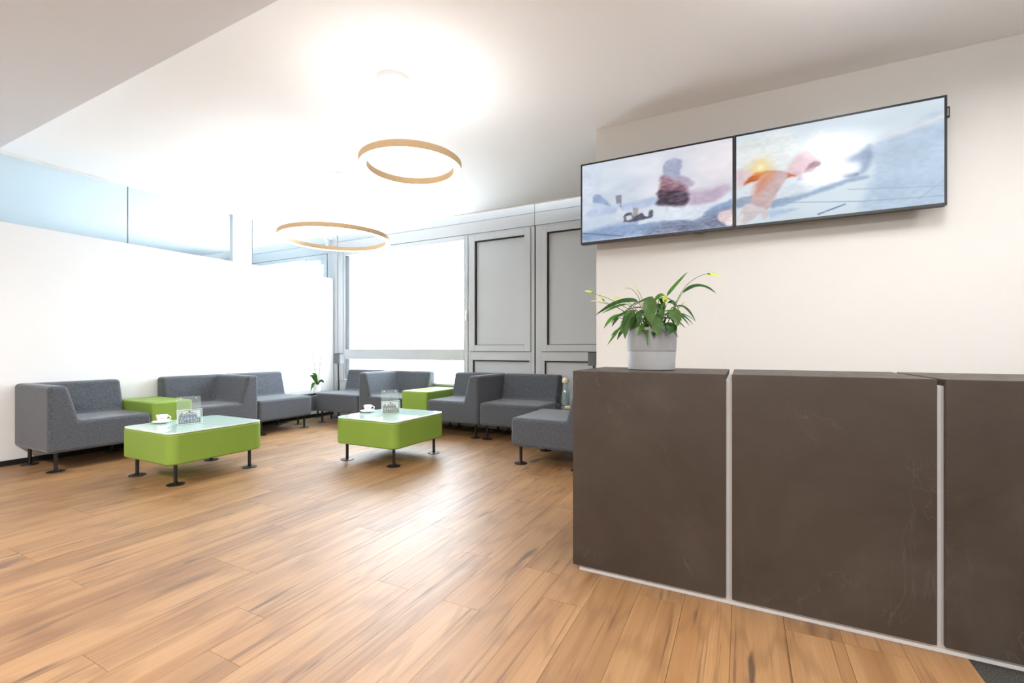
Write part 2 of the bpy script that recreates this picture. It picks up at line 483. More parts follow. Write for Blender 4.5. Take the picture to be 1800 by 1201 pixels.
win = empty('window_2', (-4.5, YF, 0.55)); struct(win, 'large fixed window beside the corner post')
def wbx(name, *a, **k): return fb(name, *a, root=win, **k)
wbx('jamb', -5.765, -5.655, 0.55, 2.598, 0.0, 0.10)
wbx('jamb', -5.655, -5.605, 0.55, 2.598, 0.012, 0.10)
wbx('gasket', -5.605, -5.598, 0.57, 2.535, 0.012, 0.085, mat=M['gasket'], bev=0)
wbx('head', -5.605, -3.38, 2.535, 2.598, 0.0, 0.10)
wbx('transom', -5.605, -3.38, 0.895, 1.05, 0.0, 0.085)
wbx('sill', -5.605, -3.38, 0.548, 0.575, -0.04, 0.10)
wbx('jamb', -3.38, -3.30, 0.55, 2.598, 0.0, 0.10)
wbx('pane', -5.600, -3.38, 1.05, 2.535, 0.055, 0.063, mat=M['window_glass'], bev=0)
wbx('pane', -5.600, -3.38, 0.575, 0.895, 0.055, 0.063, mat=M['window_glass'], bev=0)

def closed_sash(xl, n, label, handle=True):
    r = empty('window_%d' % n, (xl + 0.45, YF, 0.0)); struct(r, label)
    def q(name, *a, **k): return fb(name, *a, root=r, **k)
    f0, f1 = xl - 0.045 if handle else xl - 0.085, xl + 0.945
    s0, s1 = xl + 0.0, xl + 0.894          # sash
    p0, p1 = xl + 0.072, xl + 0.807        # infill panel
    # fixed frame round the sash
    q('frame_side', f0, s0 - 0.004, 0.0, 2.598, 0.0, 0.07)
    q('frame_side', s1 + 0.004, f1, 0.0, 2.598, 0.0, 0.07)
    q('frame_head', s0 - 0.004, s1 + 0.004, 2.582, 2.598, 0.0, 0.07)
    q('frame_rail', s0 - 0.004, s1 + 0.004, 0.905, 1.016, 0.0, 0.07)
    # sash members, a little proud
    q('sash_stile', s0, p0, 1.020, 2.578, -0.012, 0.06)
    q('sash_stile', p1, s1, 1.020, 2.578, -0.012, 0.06)
    q('sash_rail', p0, p1, 1.020, 1.104, -0.012, 0.06)
    q('sash_rail', p0, p1, 2.498, 2.578, -0.012, 0.06)
    q('infill_panel', p0 + 0.008, p1, 1.104, 2.490, 0.028, 0.05)
    q('gasket', p0, p0 + 0.012, 1.104, 2.498, 0.0, 0.06, mat=M['gasket'], bev=0)
    q('gasket', p0, p1, 2.486, 2.498, 0.0, 0.06, mat=M['gasket'], bev=0)
    q('gasket', p0, p1, 1.104, 1.109, 0.0, 0.06, mat=M['gasket'], bev=0)
    # lower panel
    l0, l1 = xl + 0.036, xl + 0.870
    q('frame_side', s0 - 0.004, l0, 0.10, 0.905, 0.0, 0.07)
    q('frame_side', l1, s1 + 0.004, 0.10, 0.905, 0.0, 0.07)
    q('infill_panel', l0 + 0.008, l1, 0.10, 0.893, 0.028, 0.05)
    q('gasket', l0, l0 + 0.012, 0.10, 0.905, 0.006, 0.06, mat=M['gasket'], bev=0)
    q('gasket', l0, l1, 0.891, 0.905, 0.006, 0.06, mat=M['gasket'], bev=0)
    q('frame_rail', s0 - 0.004, s1 + 0.004, 0.0, 0.10, 0.0, 0.07)
    if handle:
        h = q('handle', xl - 0.052, xl - 0.024, 1.43, 1.565, -0.062, -0.042, mat=M['porcelain'], bev=0.004)
        bm = bmesh.new()
        tube_bm(bm, [(0, 0, 0), (0, 0.062, 0)], 0.010, 10)
        n_ = from_bm('handle_neck', bm, M['porcelain'], r); n_.location = ((xl - 0.030) * YF / 5.2 - r.location.x, -0.062, 1.05 + 0.495 * YF / 5.2)
closed_sash(-3.271, 3, 'closed grey panelled sash right of the bright window')
# second bay begins after a dark joint
fb('joint', -2.3255, -2.3105, 0, 2.60, 0.002, 0.075, M['gasket'], 0)
closed_sash(-2.225, 4, 'second closed grey panelled sash beside the white wall', handle=False)
for n_, xx in ((0, -1.18), (1, 0.0)):
    fb('wall_panel', -1.276 + 2.64 * n_, 1.36 + 2.64 * n_, 0, 2.598, 0.0, 0.07)
# neighbouring bay
nb = empty('window_5', (-7.5, YF, 0.55)); struct(nb, 'window of the neighbouring room')
def nbx(name, *a, **k): return fb(name, *a, root=nb, **k)
nbx('jamb', -6.10, -6.016, 0.55, 2.598, 0.0, 0.10)
nbx('head', -11, -6.10, 2.54, 2.598, 0.0, 0.10)
nbx('light_blocker', -10.9, -7.85, 0.55, 2.54, 0.0, 0.10)  # unseen panel added to keep daylight out of the neighbouring room
nbx('head', -6.50, -6.10, 2.43, 2.54, 0.0, 0.10)
nbx('jamb', -6.54, -6.50, 0.55, 2.54, 0.0, 0.10)
nbx('pane', -6.50, -6.10, 0.55, 2.43, 0.05, 0.058, mat=M['window_glass'], bev=0)
nbx('pane', -7.85, -6.54, 0.55, 2.54, 0.05, 0.058, mat=M['window_glass'], bev=0)
nbx('jamb', -11, -10.9, 0.55, 2.598, 0.0, 0.10)
# ================================================================== furniture
ZB, ZS, ZTOP = 0.165, 0.428, 0.738       # underside, seat, top of the back
A0, A1 = 0.125, 0.205                    # back/arm thickness at the top and at the seat
DEP = 0.735

leg_mesh = None; foot_mesh = None
def add_legs(root, spots, top):
    """thin black tube legs standing on flat discs"""
    for (lx, ly) in spots:
        bm = lathe_bm([(0.0135, 0.006), (0.0135, top)], 14, True, True)
        lg = from_bm('leg', bm, M['black'], root); lg.location = (lx, ly, 0)
        bm = lathe_bm([(0.0, 0.0), (0.058, 0.0), (0.0605, 0.0025), (0.0595, 0.006), (0.030, 0.0085), (0.0, 0.0085)], 28)
        from_bm('foot_plate', bm, M['black'], lg)

def sofa_shell(w, arm):
    """closed upholstered body; local x = width, y = 0 front .. DEP back. arm: None, 'L' or 'R'"""
    bm = bmesh.new(); d = DEP
    V = {}
    def v(x, y, z):
        k = (round(x, 4), round(y, 4), round(z, 4))
        if k not in V: V[k] = bm.verts.new(k)
        return V[k]
    def f(*p): bm.faces.new([v(*q) for q in p])
    if arm is None:
        f((0, 0, ZB), (0, d, ZB), (w, d, ZB), (w, 0, ZB))
        f((0, 0, ZB), (w, 0, ZB), (w, 0, ZS), (0, 0, ZS))
        f((0, 0, ZS), (w, 0, ZS), (w, d - A1, ZS), (0, d - A1, ZS))
        f((0, d - A1, ZS), (w, d - A1, ZS), (w, d - A0, ZTOP), (0, d - A0, ZTOP))
        f((0, d - A0, ZTOP), (w, d - A0, ZTOP), (w, d, ZTOP), (0, d, ZTOP))
        f((0, d, ZB), (0, d, ZTOP), (w, d, ZTOP), (w, d, ZB))
        for x in (0, w):
            f((x, 0, ZB), (x, 0, ZS), (x, d - A1, ZS), (x, d - A0, ZTOP), (x, d, ZTOP), (x, d, ZB))
    else:
        f((0, 0, ZB), (0, d, ZB), (w, d, ZB), (w, 0, ZB))
        f((0, 0, ZB), (w, 0, ZB), (w, 0, ZS), (A1, 0, ZS), (A0, 0, ZTOP), (0, 0, ZTOP))
        f((w, 0, ZB), (w, d, ZB), (w, d, ZTOP), (w, d - A0, ZTOP), (w, d - A1, ZS), (w, 0, ZS))
        f((0, 0, ZB), (0, 0, ZTOP), (0, d, ZTOP), (0, d, ZB))
        f((0, d, ZB), (0, d, ZTOP), (w, d, ZTOP), (w, d, ZB))
        f((0, 0, ZTOP), (A0, 0, ZTOP), (A0, d - A0, ZTOP), (w, d - A0, ZTOP), (w, d, ZTOP), (0, d, ZTOP))
        f((A0, 0, ZTOP), (A1, 0, ZS), (A1, d - A1, ZS), (A0, d - A0, ZTOP))
        f((A0, d - A0, ZTOP), (A1, d - A1, ZS), (w, d - A1, ZS), (w, d - A0, ZTOP))
        f((A1, 0, ZS), (w, 0, ZS), (w, d - A1, ZS), (A1, d - A1, ZS))
    bmesh.ops.recalc_face_normals(bm, faces=bm.faces[:])
    tops = []
    for e in bm.edges:
        z = [q.co.z for q in e.verts]
        tops.append(e)
    bmesh.ops.bevel(bm, geom=tops, offset=0.034, segments=5, affect='EDGES', profile=0.5, clamp_overlap=True)
    if arm == 'R':
        for q in bm.verts: q.co.x = w - q.co.x
        bmesh.ops.reverse_faces(bm, faces=bm.faces[:])
    return bm

def cut(bm, co, no):
    bmesh.ops.bisect_plane(bm, geom=bm.verts[:] + bm.edges[:] + bm.faces[:], plane_co=co, plane_no=no, dist=1e-5)

def sofa(name, loc, rz, w, arm, label, inset=0.07):
    root = empty(name, loc, rz); tag(root, label, 'sofa', 'grey modular lounge sofas')
    bm = sofa_shell(w, arm)
    zc = ZS + 0.001
    cut(bm, (0, 0, zc), (0, 0, 1))
    if arm == 'L': cut(bm, (0, DEP, 0), (1, 1, 0))
    if arm == 'R': cut(bm, (w, DEP, 0), (-1, 1, 0))
    bm.faces.ensure_lookup_table()
    sets = {'seat': [], 'backrest': [], 'armrest': []}
    for i, fc in enumerate(bm.faces):
        c = fc.calc_center_median()
        if c.z < zc: sets['seat'].append(i)
        elif arm == 'L' and c.x + c.y < DEP: sets['armrest'].append(i)
        elif arm == 'R' and (w - c.x) + c.y < DEP: sets['armrest'].append(i)
        else: sets['backrest'].append(i)
    for part, keep in sets.items():
        if not keep: continue
        b2 = bm.copy(); b2.faces.ensure_lookup_table(); ks = set(keep)
        bmesh.ops.delete(b2, geom=[fc for i, fc in enumerate(b2.faces) if i not in ks], context='FACES')
        me = bpy.data.meshes.new(part); b2.to_mesh(me); b2.free()
        me.polygons.foreach_set('use_smooth', [True] * len(me.polygons))
        me.set_sharp_from_angle(angle=math.radians(50))
        o = link(part, me, M['sofa'], root)
        wn = o.modifiers.new('weighted_normal', 'WEIGHTED_NORMAL'); wn.keep_sharp = True
    bm.free()
    add_legs(root, [(inset, inset), (w - inset, inset), (inset, DEP - 0.12), (w - inset, DEP - 0.12)], ZB + 0.01)
    return root

# left row: backs to the partition, facing +X  (local +y -> -X : rotate +90, local x -> +Y)
LX = -5.165
R90 = PI / 2
sofa('modular_sofa', (LX, 1.62, 0), R90, 0.745, 'L', 'grey sofa at the far left with an armrest at its near end')
sofa('modular_sofa', (LX, 2.745, 0), R90, 0.72, 'R', 'grey sofa between the left green cube and the armless corner sofa')
sofa('modular_sofa', (LX, 3.475, 0), R90, 0.75, None, 'armless grey sofa against the white partition beside the orchid table')
# window row: backs to the window front, facing -Y
WY = 4.515
sofa('modular_sofa', (-5.465, WY, 0), 0, 0.825, None, 'armless grey sofa under the window beside the orchid table')
sofa('modular_sofa', (-4.625, WY, 0), 0, 0.735, 'L', 'grey sofa with left armrest behind the right coffee table')
sofa('modular_sofa', (-3.475, WY, 0), 0, 0.735, 'R', 'grey sofa with right armrest between green cube and armless sofa')
sofa('modular_sofa', (-2.725, WY, 0), 0, 0.76, None, 'armless grey sofa in front of the closed grey panels')
# right row: back to +X, facing -X (local +y -> +X : rotate -90, local x -> -Y)
sofa('modular_sofa', (-1.885, 4.415, 0), -R90, 0.735, None, 'grey armless sofa nearest the reception desk, half hidden by it')

# ---- lime green blocks
def coffee_table(cx, cy, label):
    r = empty('coffee_table', (cx, cy, 0)); tag(r, label, 'table', 'green coffee tables')
    w, d = 0.735, 0.755
    from_bm('body', rprism_bm(w, d, 0.165, 0.402, 0.075, 0.016), M['green'], r, weighted=True)
    tp = from_bm('glass_top', rprism_bm(w - 0.006, d - 0.006, 0.402, 0.412, 0.072, 0.003, nb=2), M['table_glass'], r, weighted=True)
    # pale polished rim of the glass
    bm = bmesh.new()
    a = rrect(w - 0.006, d - 0.006, 0.072, 8); b = rrect(w - 0.022, d - 0.022, 0.064, 8)
    va = [bm.verts.new((x, y, 0.4122)) for x, y in a]; vb = [bm.verts.new((x, y, 0.4124)) for x, y in b]
    vc = [bm.verts.new((x * 1.0015, y * 1.0015, 0.4035)) for x, y in a]
    n = len(a)
    for i in range(n):
        bm.faces.new((va[i], va[(i + 1) % n], vb[(i + 1) % n], vb[i]))
        bm.faces.new((vc[i], vc[(i + 1) % n], va[(i + 1) % n], va[i]))
    from_bm('glass_rim', bm, M['glass_edge'], tp)
    # upholstery seams at the corners
    for sx in (-1, 1):
        for sy in (-1, 1):
            bm = bmesh.new()
            tube_bm(bm, [(sx * (w / 2 - 0.0005), sy * (d / 2 - 0.085), 0.185), (sx * (w / 2 - 0.0005), sy * (d / 2 - 0.085), 0.385)], 0.0012, 6)
            from_bm('seam', bm, M['green'], r)
    add_legs(r, [(sx * 0.287, sy * 0.295) for sx in (-1, 1) for sy in (-1, 1)], 0.175)
    return r
coffee_table(-4.20, 2.245, 'lime green coffee table with white glass top on the left')
coffee_table(-3.07, 3.435, 'lime green coffee table with white glass top, nearer the window')

def cube(cx, cy, w, d, label):
    r = empty('side_cube', (cx, cy, 0)); tag(r, label, 'side table', 'green side cubes')
    from_bm('body', rprism_bm(w, d, 0.165, 0.523, 0.03, 0.022), M['green'], r, weighted=True)
    add_legs(r, [(sx * (w / 2 - 0.08), sy * (d / 2 - 0.08)) for sx in (-1, 1) for sy in (-1, 1)], 0.175)
cube(-5.520, 2.556, 0.70, 0.37, 'lime green side cube between the two left sofas')
cube(-3.683, 4.868, 0.40, 0.70, 'lime green side cube between the two sofas under the window')

# ---- low glass corner tables
def glass_table(x0, x1, y0, y1, label, panel=False):
    cx, cy = (x0 + x1) / 2, (y0 + y1) / 2
    r = empty('glass_table', (cx, cy, 0)); tag(r, label, 'table', 'glass corner tables')
    w, d = x1 - x0, y1 - y0
    from_bm('glass_top', rprism_bm(w, d, 0.408, 0.420, 0.012, 0.002, nb=2), M['clear_glass'], r, weighted=True)
    bm = bmesh.new()
    a = 0.02
    for s in (-1, 1):
        add_box(bm, -w / 2 + 0.03, w / 2 - 0.03, s * (d / 2 - 0.05) - a / 2, s * (d / 2 - 0.05) + a / 2, 0.380, 0.4078)
        add_box(bm, s * (w / 2 - 0.05) - a / 2, s * (w / 2 - 0.05) + a / 2, -d / 2 + 0.06, d / 2 - 0.06, 0.381, 0.4077)
    from_bm('frame', bm, M['black'], r, smooth=False)
    if panel:
        bm = bmesh.new(); add_box(bm, w / 2 - 0.012, w / 2, -d / 2 + 0.01, d / 2 - 0.01, 0.165, 0.379, 0.003)
        from_bm('side_panel', bm, M['sofa'], r, weighted=True)
    for sx in (-1, 1):
        for sy in (-1, 1):
            bm = lathe_bm([(0.0135, 0.0), (0.0135, 0.384)], 14, True, True)
            lg = from_bm('leg', bm, M['black'], r); lg.location = (sx * (w / 2 - 0.05), sy * (d / 2 - 0.05), 0)
            bm = lathe_bm([(0.0, 0.0), (0.0585, 0.0), (0.0600, 0.0025), (0.030, 0.0080), (0.0, 0.0080)], 28)
            from_bm('foot_plate', bm, M['black'], lg)
    return r
glass_table(-5.88, -5.485, 4.245, 4.92, 'low glass corner table carrying the orchid', True)
glass_table(-1.945, -1.22, 4.435, 4.93, 'low glass corner table carrying the water carafe')

# ---- reception counter
ct = empty('reception_counter', (0, 2.3, 0)); tag(ct, 'dark brown reception counter with white joints and plinth', 'counter')
def cb(name, x0, x1, y0, y1, z0, z1, mat, bev=0.0): return lbox(name, x0, x1, y0, y1, z0, z1, mat, ct, bev)
CY0, CY1 = 2.05, 2.60
cb('plinth', -0.692, 3.2, CY0 + 0.019, CY1 - 0.02, 0.0, 0.9225, M['plinth'], 0.002)
for x0, x1 in ((-0.718, -0.060), (-0.038, 0.597), (0.618, 1.66), (1.681, 3.2)):
    fr = cb('cladding_panel', x0, x1, CY0, CY0 + 0.0185, 0.030, 0.947, M['counter'], 0.0025)
    cb('cladding_panel', x0, x1, CY0 + 0.0188, CY1, 0.923, 0.947, M['counter'], 0.0025)
cb('cladding_panel', -0.718, -0.6925, CY0 + 0.019, CY1, 0.030, 0.9225, M['counter'], 0.0025)

# ================================================================== screens
def picture_grid(name, w, h, nx, ny, paint, mat, parent):
    """flat sheet in local x,z (facing -y) with one painted colour per vertex"""
    us = np.linspace(0, 1, nx + 1); vs = np.linspace(0, 1, ny + 1)
    U, Vv = np.meshgrid(us, vs)
    co = np.stack([U.ravel() * w, np.zeros(U.size), Vv.ravel() * h], 1)
    idx = np.arange((nx + 1) * (ny + 1)).reshape(ny + 1, nx + 1)
    fc = np.stack([idx[:-1, :-1].ravel(), idx[:-1, 1:].ravel(), idx[1:, 1:].ravel(), idx[1:, :-1].ravel()], 1)
    me = bpy.data.meshes.new(name); me.from_pydata(co.tolist(), [], fc.tolist()); me.update()
    rgb = np.clip(paint(U, Vv), 0, 255) / 255.0
    lin = np.where(rgb <= 0.04045, rgb / 12.92, ((rgb + 0.055) / 1.055) ** 2.4)
    at = me.color_attributes.new('picture', 'FLOAT_COLOR', 'POINT')
    at.data.foreach_set('color', np.concatenate([lin.reshape(-1, 3), np.ones((U.size, 1))], 1).astype(np.float32).ravel())
    return link(name, me, mat, parent)

def poly_dist(U, V, pts, asp):
    """signed distance (inside positive) to a polygon, in units of the picture width"""
    x = U; y = V * asp
    P = [(a, b * asp) for a, b in pts]
    inside = np.zeros(U.shape, bool); dist = np.full(U.shape, 9.0)
    for (x0, y0), (x1, y1) in zip(P, P[1:] + P[:1]):
        dx, dy = x1 - x0, y1 - y0
        t = np.clip(((x - x0) * dx + (y - y0) * dy) / (dx * dx + dy * dy + 1e-12), 0, 1)
        dist = np.minimum(dist, np.hypot(x - x0 - t * dx, y - y0 - t * dy))
        if y1 != y0:
            c = ((y0 > y) != (y1 > y)) & (x < (x1 - x0) * (y - y0) / (y1 - y0) + x0)
            inside ^= c
    return np.where(inside, dist, -dist)

def smooth_noise(U, V, seed, n):
    r = np.random.RandomState(seed); g = r.rand(n + 2, n + 2)
    x = U * n; y = V * n; i = x.astype(int); j = y.astype(int); a = x - i; b = y - j
    a = a * a * (3 - 2 * a); b = b * b * (3 - 2 * b)
    return g[j, i] * (1 - a) * (1 - b) + g[j, i + 1] * a * (1 - b) + g[j + 1, i] * (1 - a) * b + g[j + 1, i + 1] * a * b

def rounded(pts, n=5):
    """closed Catmull-Rom curve through the points"""
    q = []; m = len(pts)
    for i in range(m):
        p0, p1, p2, p3 = (np.array(pts[(i + k - 1) % m]) for k in range(4))
        for k in range(n):
            t = k / n
            q.append(tuple(0.5 * (2 * p1 + (p2 - p0) * t + (2 * p0 - 5 * p1 + 4 * p2 - p3) * t * t + (3 * p1 - p0 - 3 * p2 + p3) * t ** 3)))
    return q

def paint_polys(img, U, V, polys, asp):
    wu = (smooth_noise(U, V, 501, 26) - 0.5) * 0.012 + (smooth_noise(U, V, 502, 70) - 0.5) * 0.006
    wv = (smooth_noise(U, V, 503, 26) - 0.5) * 0.016 + (smooth_noise(U, V, 504, 70) - 0.5) * 0.008
    for k, (n, pts, colr, alpha, soft) in enumerate(polys):
        d = poly_dist(U + wu, V + wv, rounded(pts), asp) if soft > 0.0055 else poly_dist(U, V, pts, asp)
        a = np.clip(0.5 + d / (2 * soft), 0, 1) * alpha
        tex = (smooth_noise(U, V, 31 + k, 40) - 0.5) * 16 + (smooth_noise(U, V, 77 + k, 9) - 0.5) * 18
        if sum(colr) < 420:                     # folds and strands in the darker shapes
            tex = tex + (smooth_noise(np.clip(U * 0.5 + V * 0.4, 0, 1), np.clip(V * 0.9 - U * 0.2 + 0.1, 0, 1), 60 + k, 60) - 0.5) * 60
        c = np.array(colr, float)[None, None, :] + tex[..., None]
        img = img * (1 - a[..., None]) + c * a[..., None]
    return img

LEFT_PICTURE = [
    ('curtain', [(0.005, 0.935), (0.114, 0.913), (0.087, 0.581), (0.046, 0.329), (0.005, 0.315)], (222, 230, 248), 0.8, 0.02),
    ('wave', [(0.087, 0.592), (0.134, 0.585), (0.174, 0.524), (0.207, 0.448), (0.207, 0.424), (0.121, 0.49), (0.081, 0.5)], (160, 178, 214), 1, 0.006),
    ('band', [(0.053, 0.395), (0.246, 0.423), (0.539, 0.461), (0.521, 0.369), (0.38, 0.34), (0.06, 0.331)], (186, 202, 232), 0.9, 0.012),
    ('ground', [(0.005, 0.119), (0.155, 0.169), (0.355, 0.192), (0.532, 0.165), (0.679, 0.163), (0.792, 0.127), (0.873, 0.252), (1.001, 0.31), (1.001, 0.011), (0.621, 0.008), (0.317, 0.015), (0.005, 0.005)], (146, 170, 206), 1, 0.02),
    ('frost', [(0.45, 0.02), (0.62, 0.14), (0.8, 0.12), (0.9, 0.16), (1.0, 0.2), (1.0, 0.0), (0.62, 0.0)], (122, 128, 152), 0.85, 0.04),
    ('hill', [(0.73, 0.453), (0.846, 0.461), (0.943, 0.49), (0.995, 0.44), (0.933, 0.337), (0.846, 0.289), (0.736, 0.308)], (202, 184, 208), 1, 0.02),
    ('sweep', [(0.539, 0.355), (0.736, 0.3), (0.846, 0.289), (0.933, 0.327), (1.001, 0.41), (1.001, 0.31), (0.873, 0.256), (0.792, 0.134), (0.696, 0.144), (0.532, 0.165), (0.405, 0.155)], (226, 236, 248), 1, 0.008),
    ('head', [(0.575, 0.695), (0.572, 0.782), (0.583, 0.831), (0.604, 0.877), (0.656, 0.881), (0.694, 0.827), (0.682, 0.705), (0.667, 0.642), (0.621, 0.65)], (176, 184, 210), 1, 0.008),
    ('arm', [(0.656, 0.666), (0.724, 0.635), (0.753, 0.597), (0.772, 0.548), (0.73, 0.505), (0.667, 0.553)], (186, 176, 198), 1, 0.012),
    ('torso', [(0.565, 0.698), (0.621, 0.655), (0.667, 0.605), (0.73, 0.494), (0.724, 0.413), (0.545, 0.46), (0.551, 0.576)], (158, 120, 136), 1, 0.014),
    ('dark', [(0.557, 0.531), (0.727, 0.453), (0.722, 0.319), (0.667, 0.306), (0.539, 0.361), (0.539, 0.419)], (74, 60, 78), 1, 0.012),
    ('sign', [(0.247, 0.548), (0.289, 0.547), (0.291, 0.444), (0.253, 0.442)], (150, 150, 165), 1, 0.004),
    ('post', [(0.278, 0.442), (0.286, 0.44), (0.289, 0.389), (0.281, 0.39)], (120, 130, 160), 1, 0.004),
    ('jug', [(0.26, 0.379), (0.285, 0.379), (0.298, 0.25), (0.253, 0.248)], (215, 225, 240), 1, 0.008),
    ('cup', [(0.37, 0.365), (0.408, 0.355), (0.402, 0.256), (0.37, 0.268)], (170, 164, 164), 1, 0.004),
    ('pebbles', [(0.305, 0.21), (0.317, 0.3), (0.355, 0.308), (0.38, 0.258), (0.429, 0.284), (0.467, 0.232), (0.485, 0.303), (0.509, 0.303), (0.497, 0.226), (0.441, 0.195), (0.317, 0.202)], (70, 72, 92), 0.85, 0.006),
    ('white', [(0.323, 0.255), (0.355, 0.274), (0.367, 0.234), (0.33, 0.219)], (220, 220, 228), 1, 0.006),
    ('fingers', [(0.917, 0.09), (0.927, 0.168), (0.995, 0.202), (1.006, 0.179), (1.001, 0.102), (0.954, 0.047)], (228, 208, 212), 1, 0.008),
    ('knuckle', [(0.948, 0.039), (1.001, 0.121), (1.004, 0.011)], (240, 228, 230), 1, 0.006),
    ('line', [(0.005, 0.127), (0.305, 0.032), (0.305, 0.021), (0.005, 0.115)], (84, 104, 136), 1, 0.003),
]
RIGHT_PICTURE = [
    ('mountain', [(0.684, 0.684), (0.839, 0.768), (1.003, 0.826), (1.003, -0.01), (0.645, -0.021), (0.697, 0.366)], (186, 208, 232), 0.8, 0.02),
    ('body', [(0.004, 0.911), (0.158, 0.974), (0.303, 0.948), (0.334, 0.779), (0.289, 0.505), (0.134, 0.552), (0.004, 0.592)], (234, 240, 240), 0.9, 0.015),
    ('haze', [(0.393, 0.877), (0.522, 0.881), (0.598, 0.787), (0.678, 0.708), (0.997, 0.848), (0.997, 0.802), (0.684, 0.676), (0.577, 0.577), (0.401, 0.59)], (240, 242, 246), 0.9, 0.02),
    ('pink', [(0.319, 0.677), (0.393, 0.713), (0.436, 0.579), (0.378, 0.469), (0.274, 0.485)], (226, 194, 204), 1, 0.015),
    ('lowpink', [(0.004, 0.623), (0.134, 0.552), (0.053, 0.45), (0.004, 0.432)], (226, 206, 214), 1, 0.02),
    ('snow', [(0.004, 0.335), (0.274, 0.479), (0.393, 0.398), (0.556, 0.394), (0.549, 0.337), (0.378, 0.266), (0.204, 0.235), (0.086, 0.315)], (228, 238, 248), 1, 0.008),
    ('shadowband', [(0.197, 0.231), (0.378, 0.266), (0.549, 0.352), (0.665, 0.368), (0.665, 0.332), (0.542, 0.295), (0.393, 0.232), (0.228, 0.145), (0.189, 0.163)], (158, 180, 208), 1, 0.008),
    ('leftband', [(0.004, 0.295), (0.093, 0.311), (0.077, 0.213), (0.004, 0.2)], (160, 176, 200), 1, 0.006),
    ('lowshadow', [(0.189, 0.124), (0.334, 0.111), (0.243, 0.073), (0.189, 0.053)], (180, 200, 226), 1, 0.01),
    ('orange', [(0.045, 0.448), (0.086, 0.535), (0.134, 0.571), (0.235, 0.535), (0.323, 0.465), (0.274, 0.46), (0.212, 0.513), (0.197, 0.482), (0.126, 0.476)], (204, 92, 40), 1, 0.008),
    ('forearm', [(0.124, 0.476), (0.165, 0.542), (0.281, 0.506), (0.235, 0.335), (0.197, 0.206), (0.169, 0.129), (0.076, 0.219), (0.104, 0.356)], (206, 182, 182), 1, 0.008),
    ('warm', [(0.124, 0.461), (0.158, 0.545), (0.212, 0.527), (0.158, 0.389), (0.104, 0.326)], (222, 132, 96), 0.75, 0.03),
    ('hand', [(0.077, 0.229), (0.169, 0.135), (0.174, 0.089), (0.165, 0.031), (0.142, 0.045), (0.134, 0.098), (0.065, 0.019), (0.021, 0.013), (0.008, 0.055), (0.036, 0.2)], (216, 208, 212), 1, 0.006),
    ('fing', [(0.004, 0.016), (0.012, 0.077), (0.036, 0.135), (0.041, 0.087), (0.024, 0.011)], (232, 226, 228), 1, 0.005),
    ('darkpink', [(0.363, 0.479), (0.401, 0.576), (0.44, 0.566), (0.43, 0.521), (0.393, 0.458)], (140, 92, 112), 1, 0.006),
    ('foot', [(0.327, 0.418), (0.363, 0.482), (0.407, 0.468), (0.386, 0.4)], (190, 186, 208), 1, 0.006),
    ('knee', [(0.563, 0.523), (0.618, 0.592), (0.678, 0.671), (0.688, 0.511), (0.665, 0.418), (0.621, 0.368), (0.558, 0.385)], (160, 180, 210), 1, 0.012),
    ('kneeshade', [(0.558, 0.415), (0.625, 0.395), (0.611, 0.366), (0.558, 0.382)], (104, 132, 176), 1, 0.006),
    ('crack', [(0.43, 0.029), (0.567, 0.106), (0.569, 0.094), (0.436, 0.019)], (96, 120, 160), 1, 0.003),
    ('line1', [(0.274, 0.195), (0.645, 0.111), (1.0, 0.073), (1.0, 0.066), (0.645, 0.103), (0.274, 0.187)], (140, 168, 200), 0.8, 0.003),
    ('line2', [(0.577, 0.25), (0.839, 0.195), (0.997, 0.169), (0.997, 0.163), (0.839, 0.187), (0.577, 0.242)], (160, 184, 212), 0.8, 0.003),
    ('line3', [(0.889, 0.06), (0.997, 0.221), (0.999, 0.213), (0.894, 0.056)], (160, 184, 212), 0.7, 0.003),
]
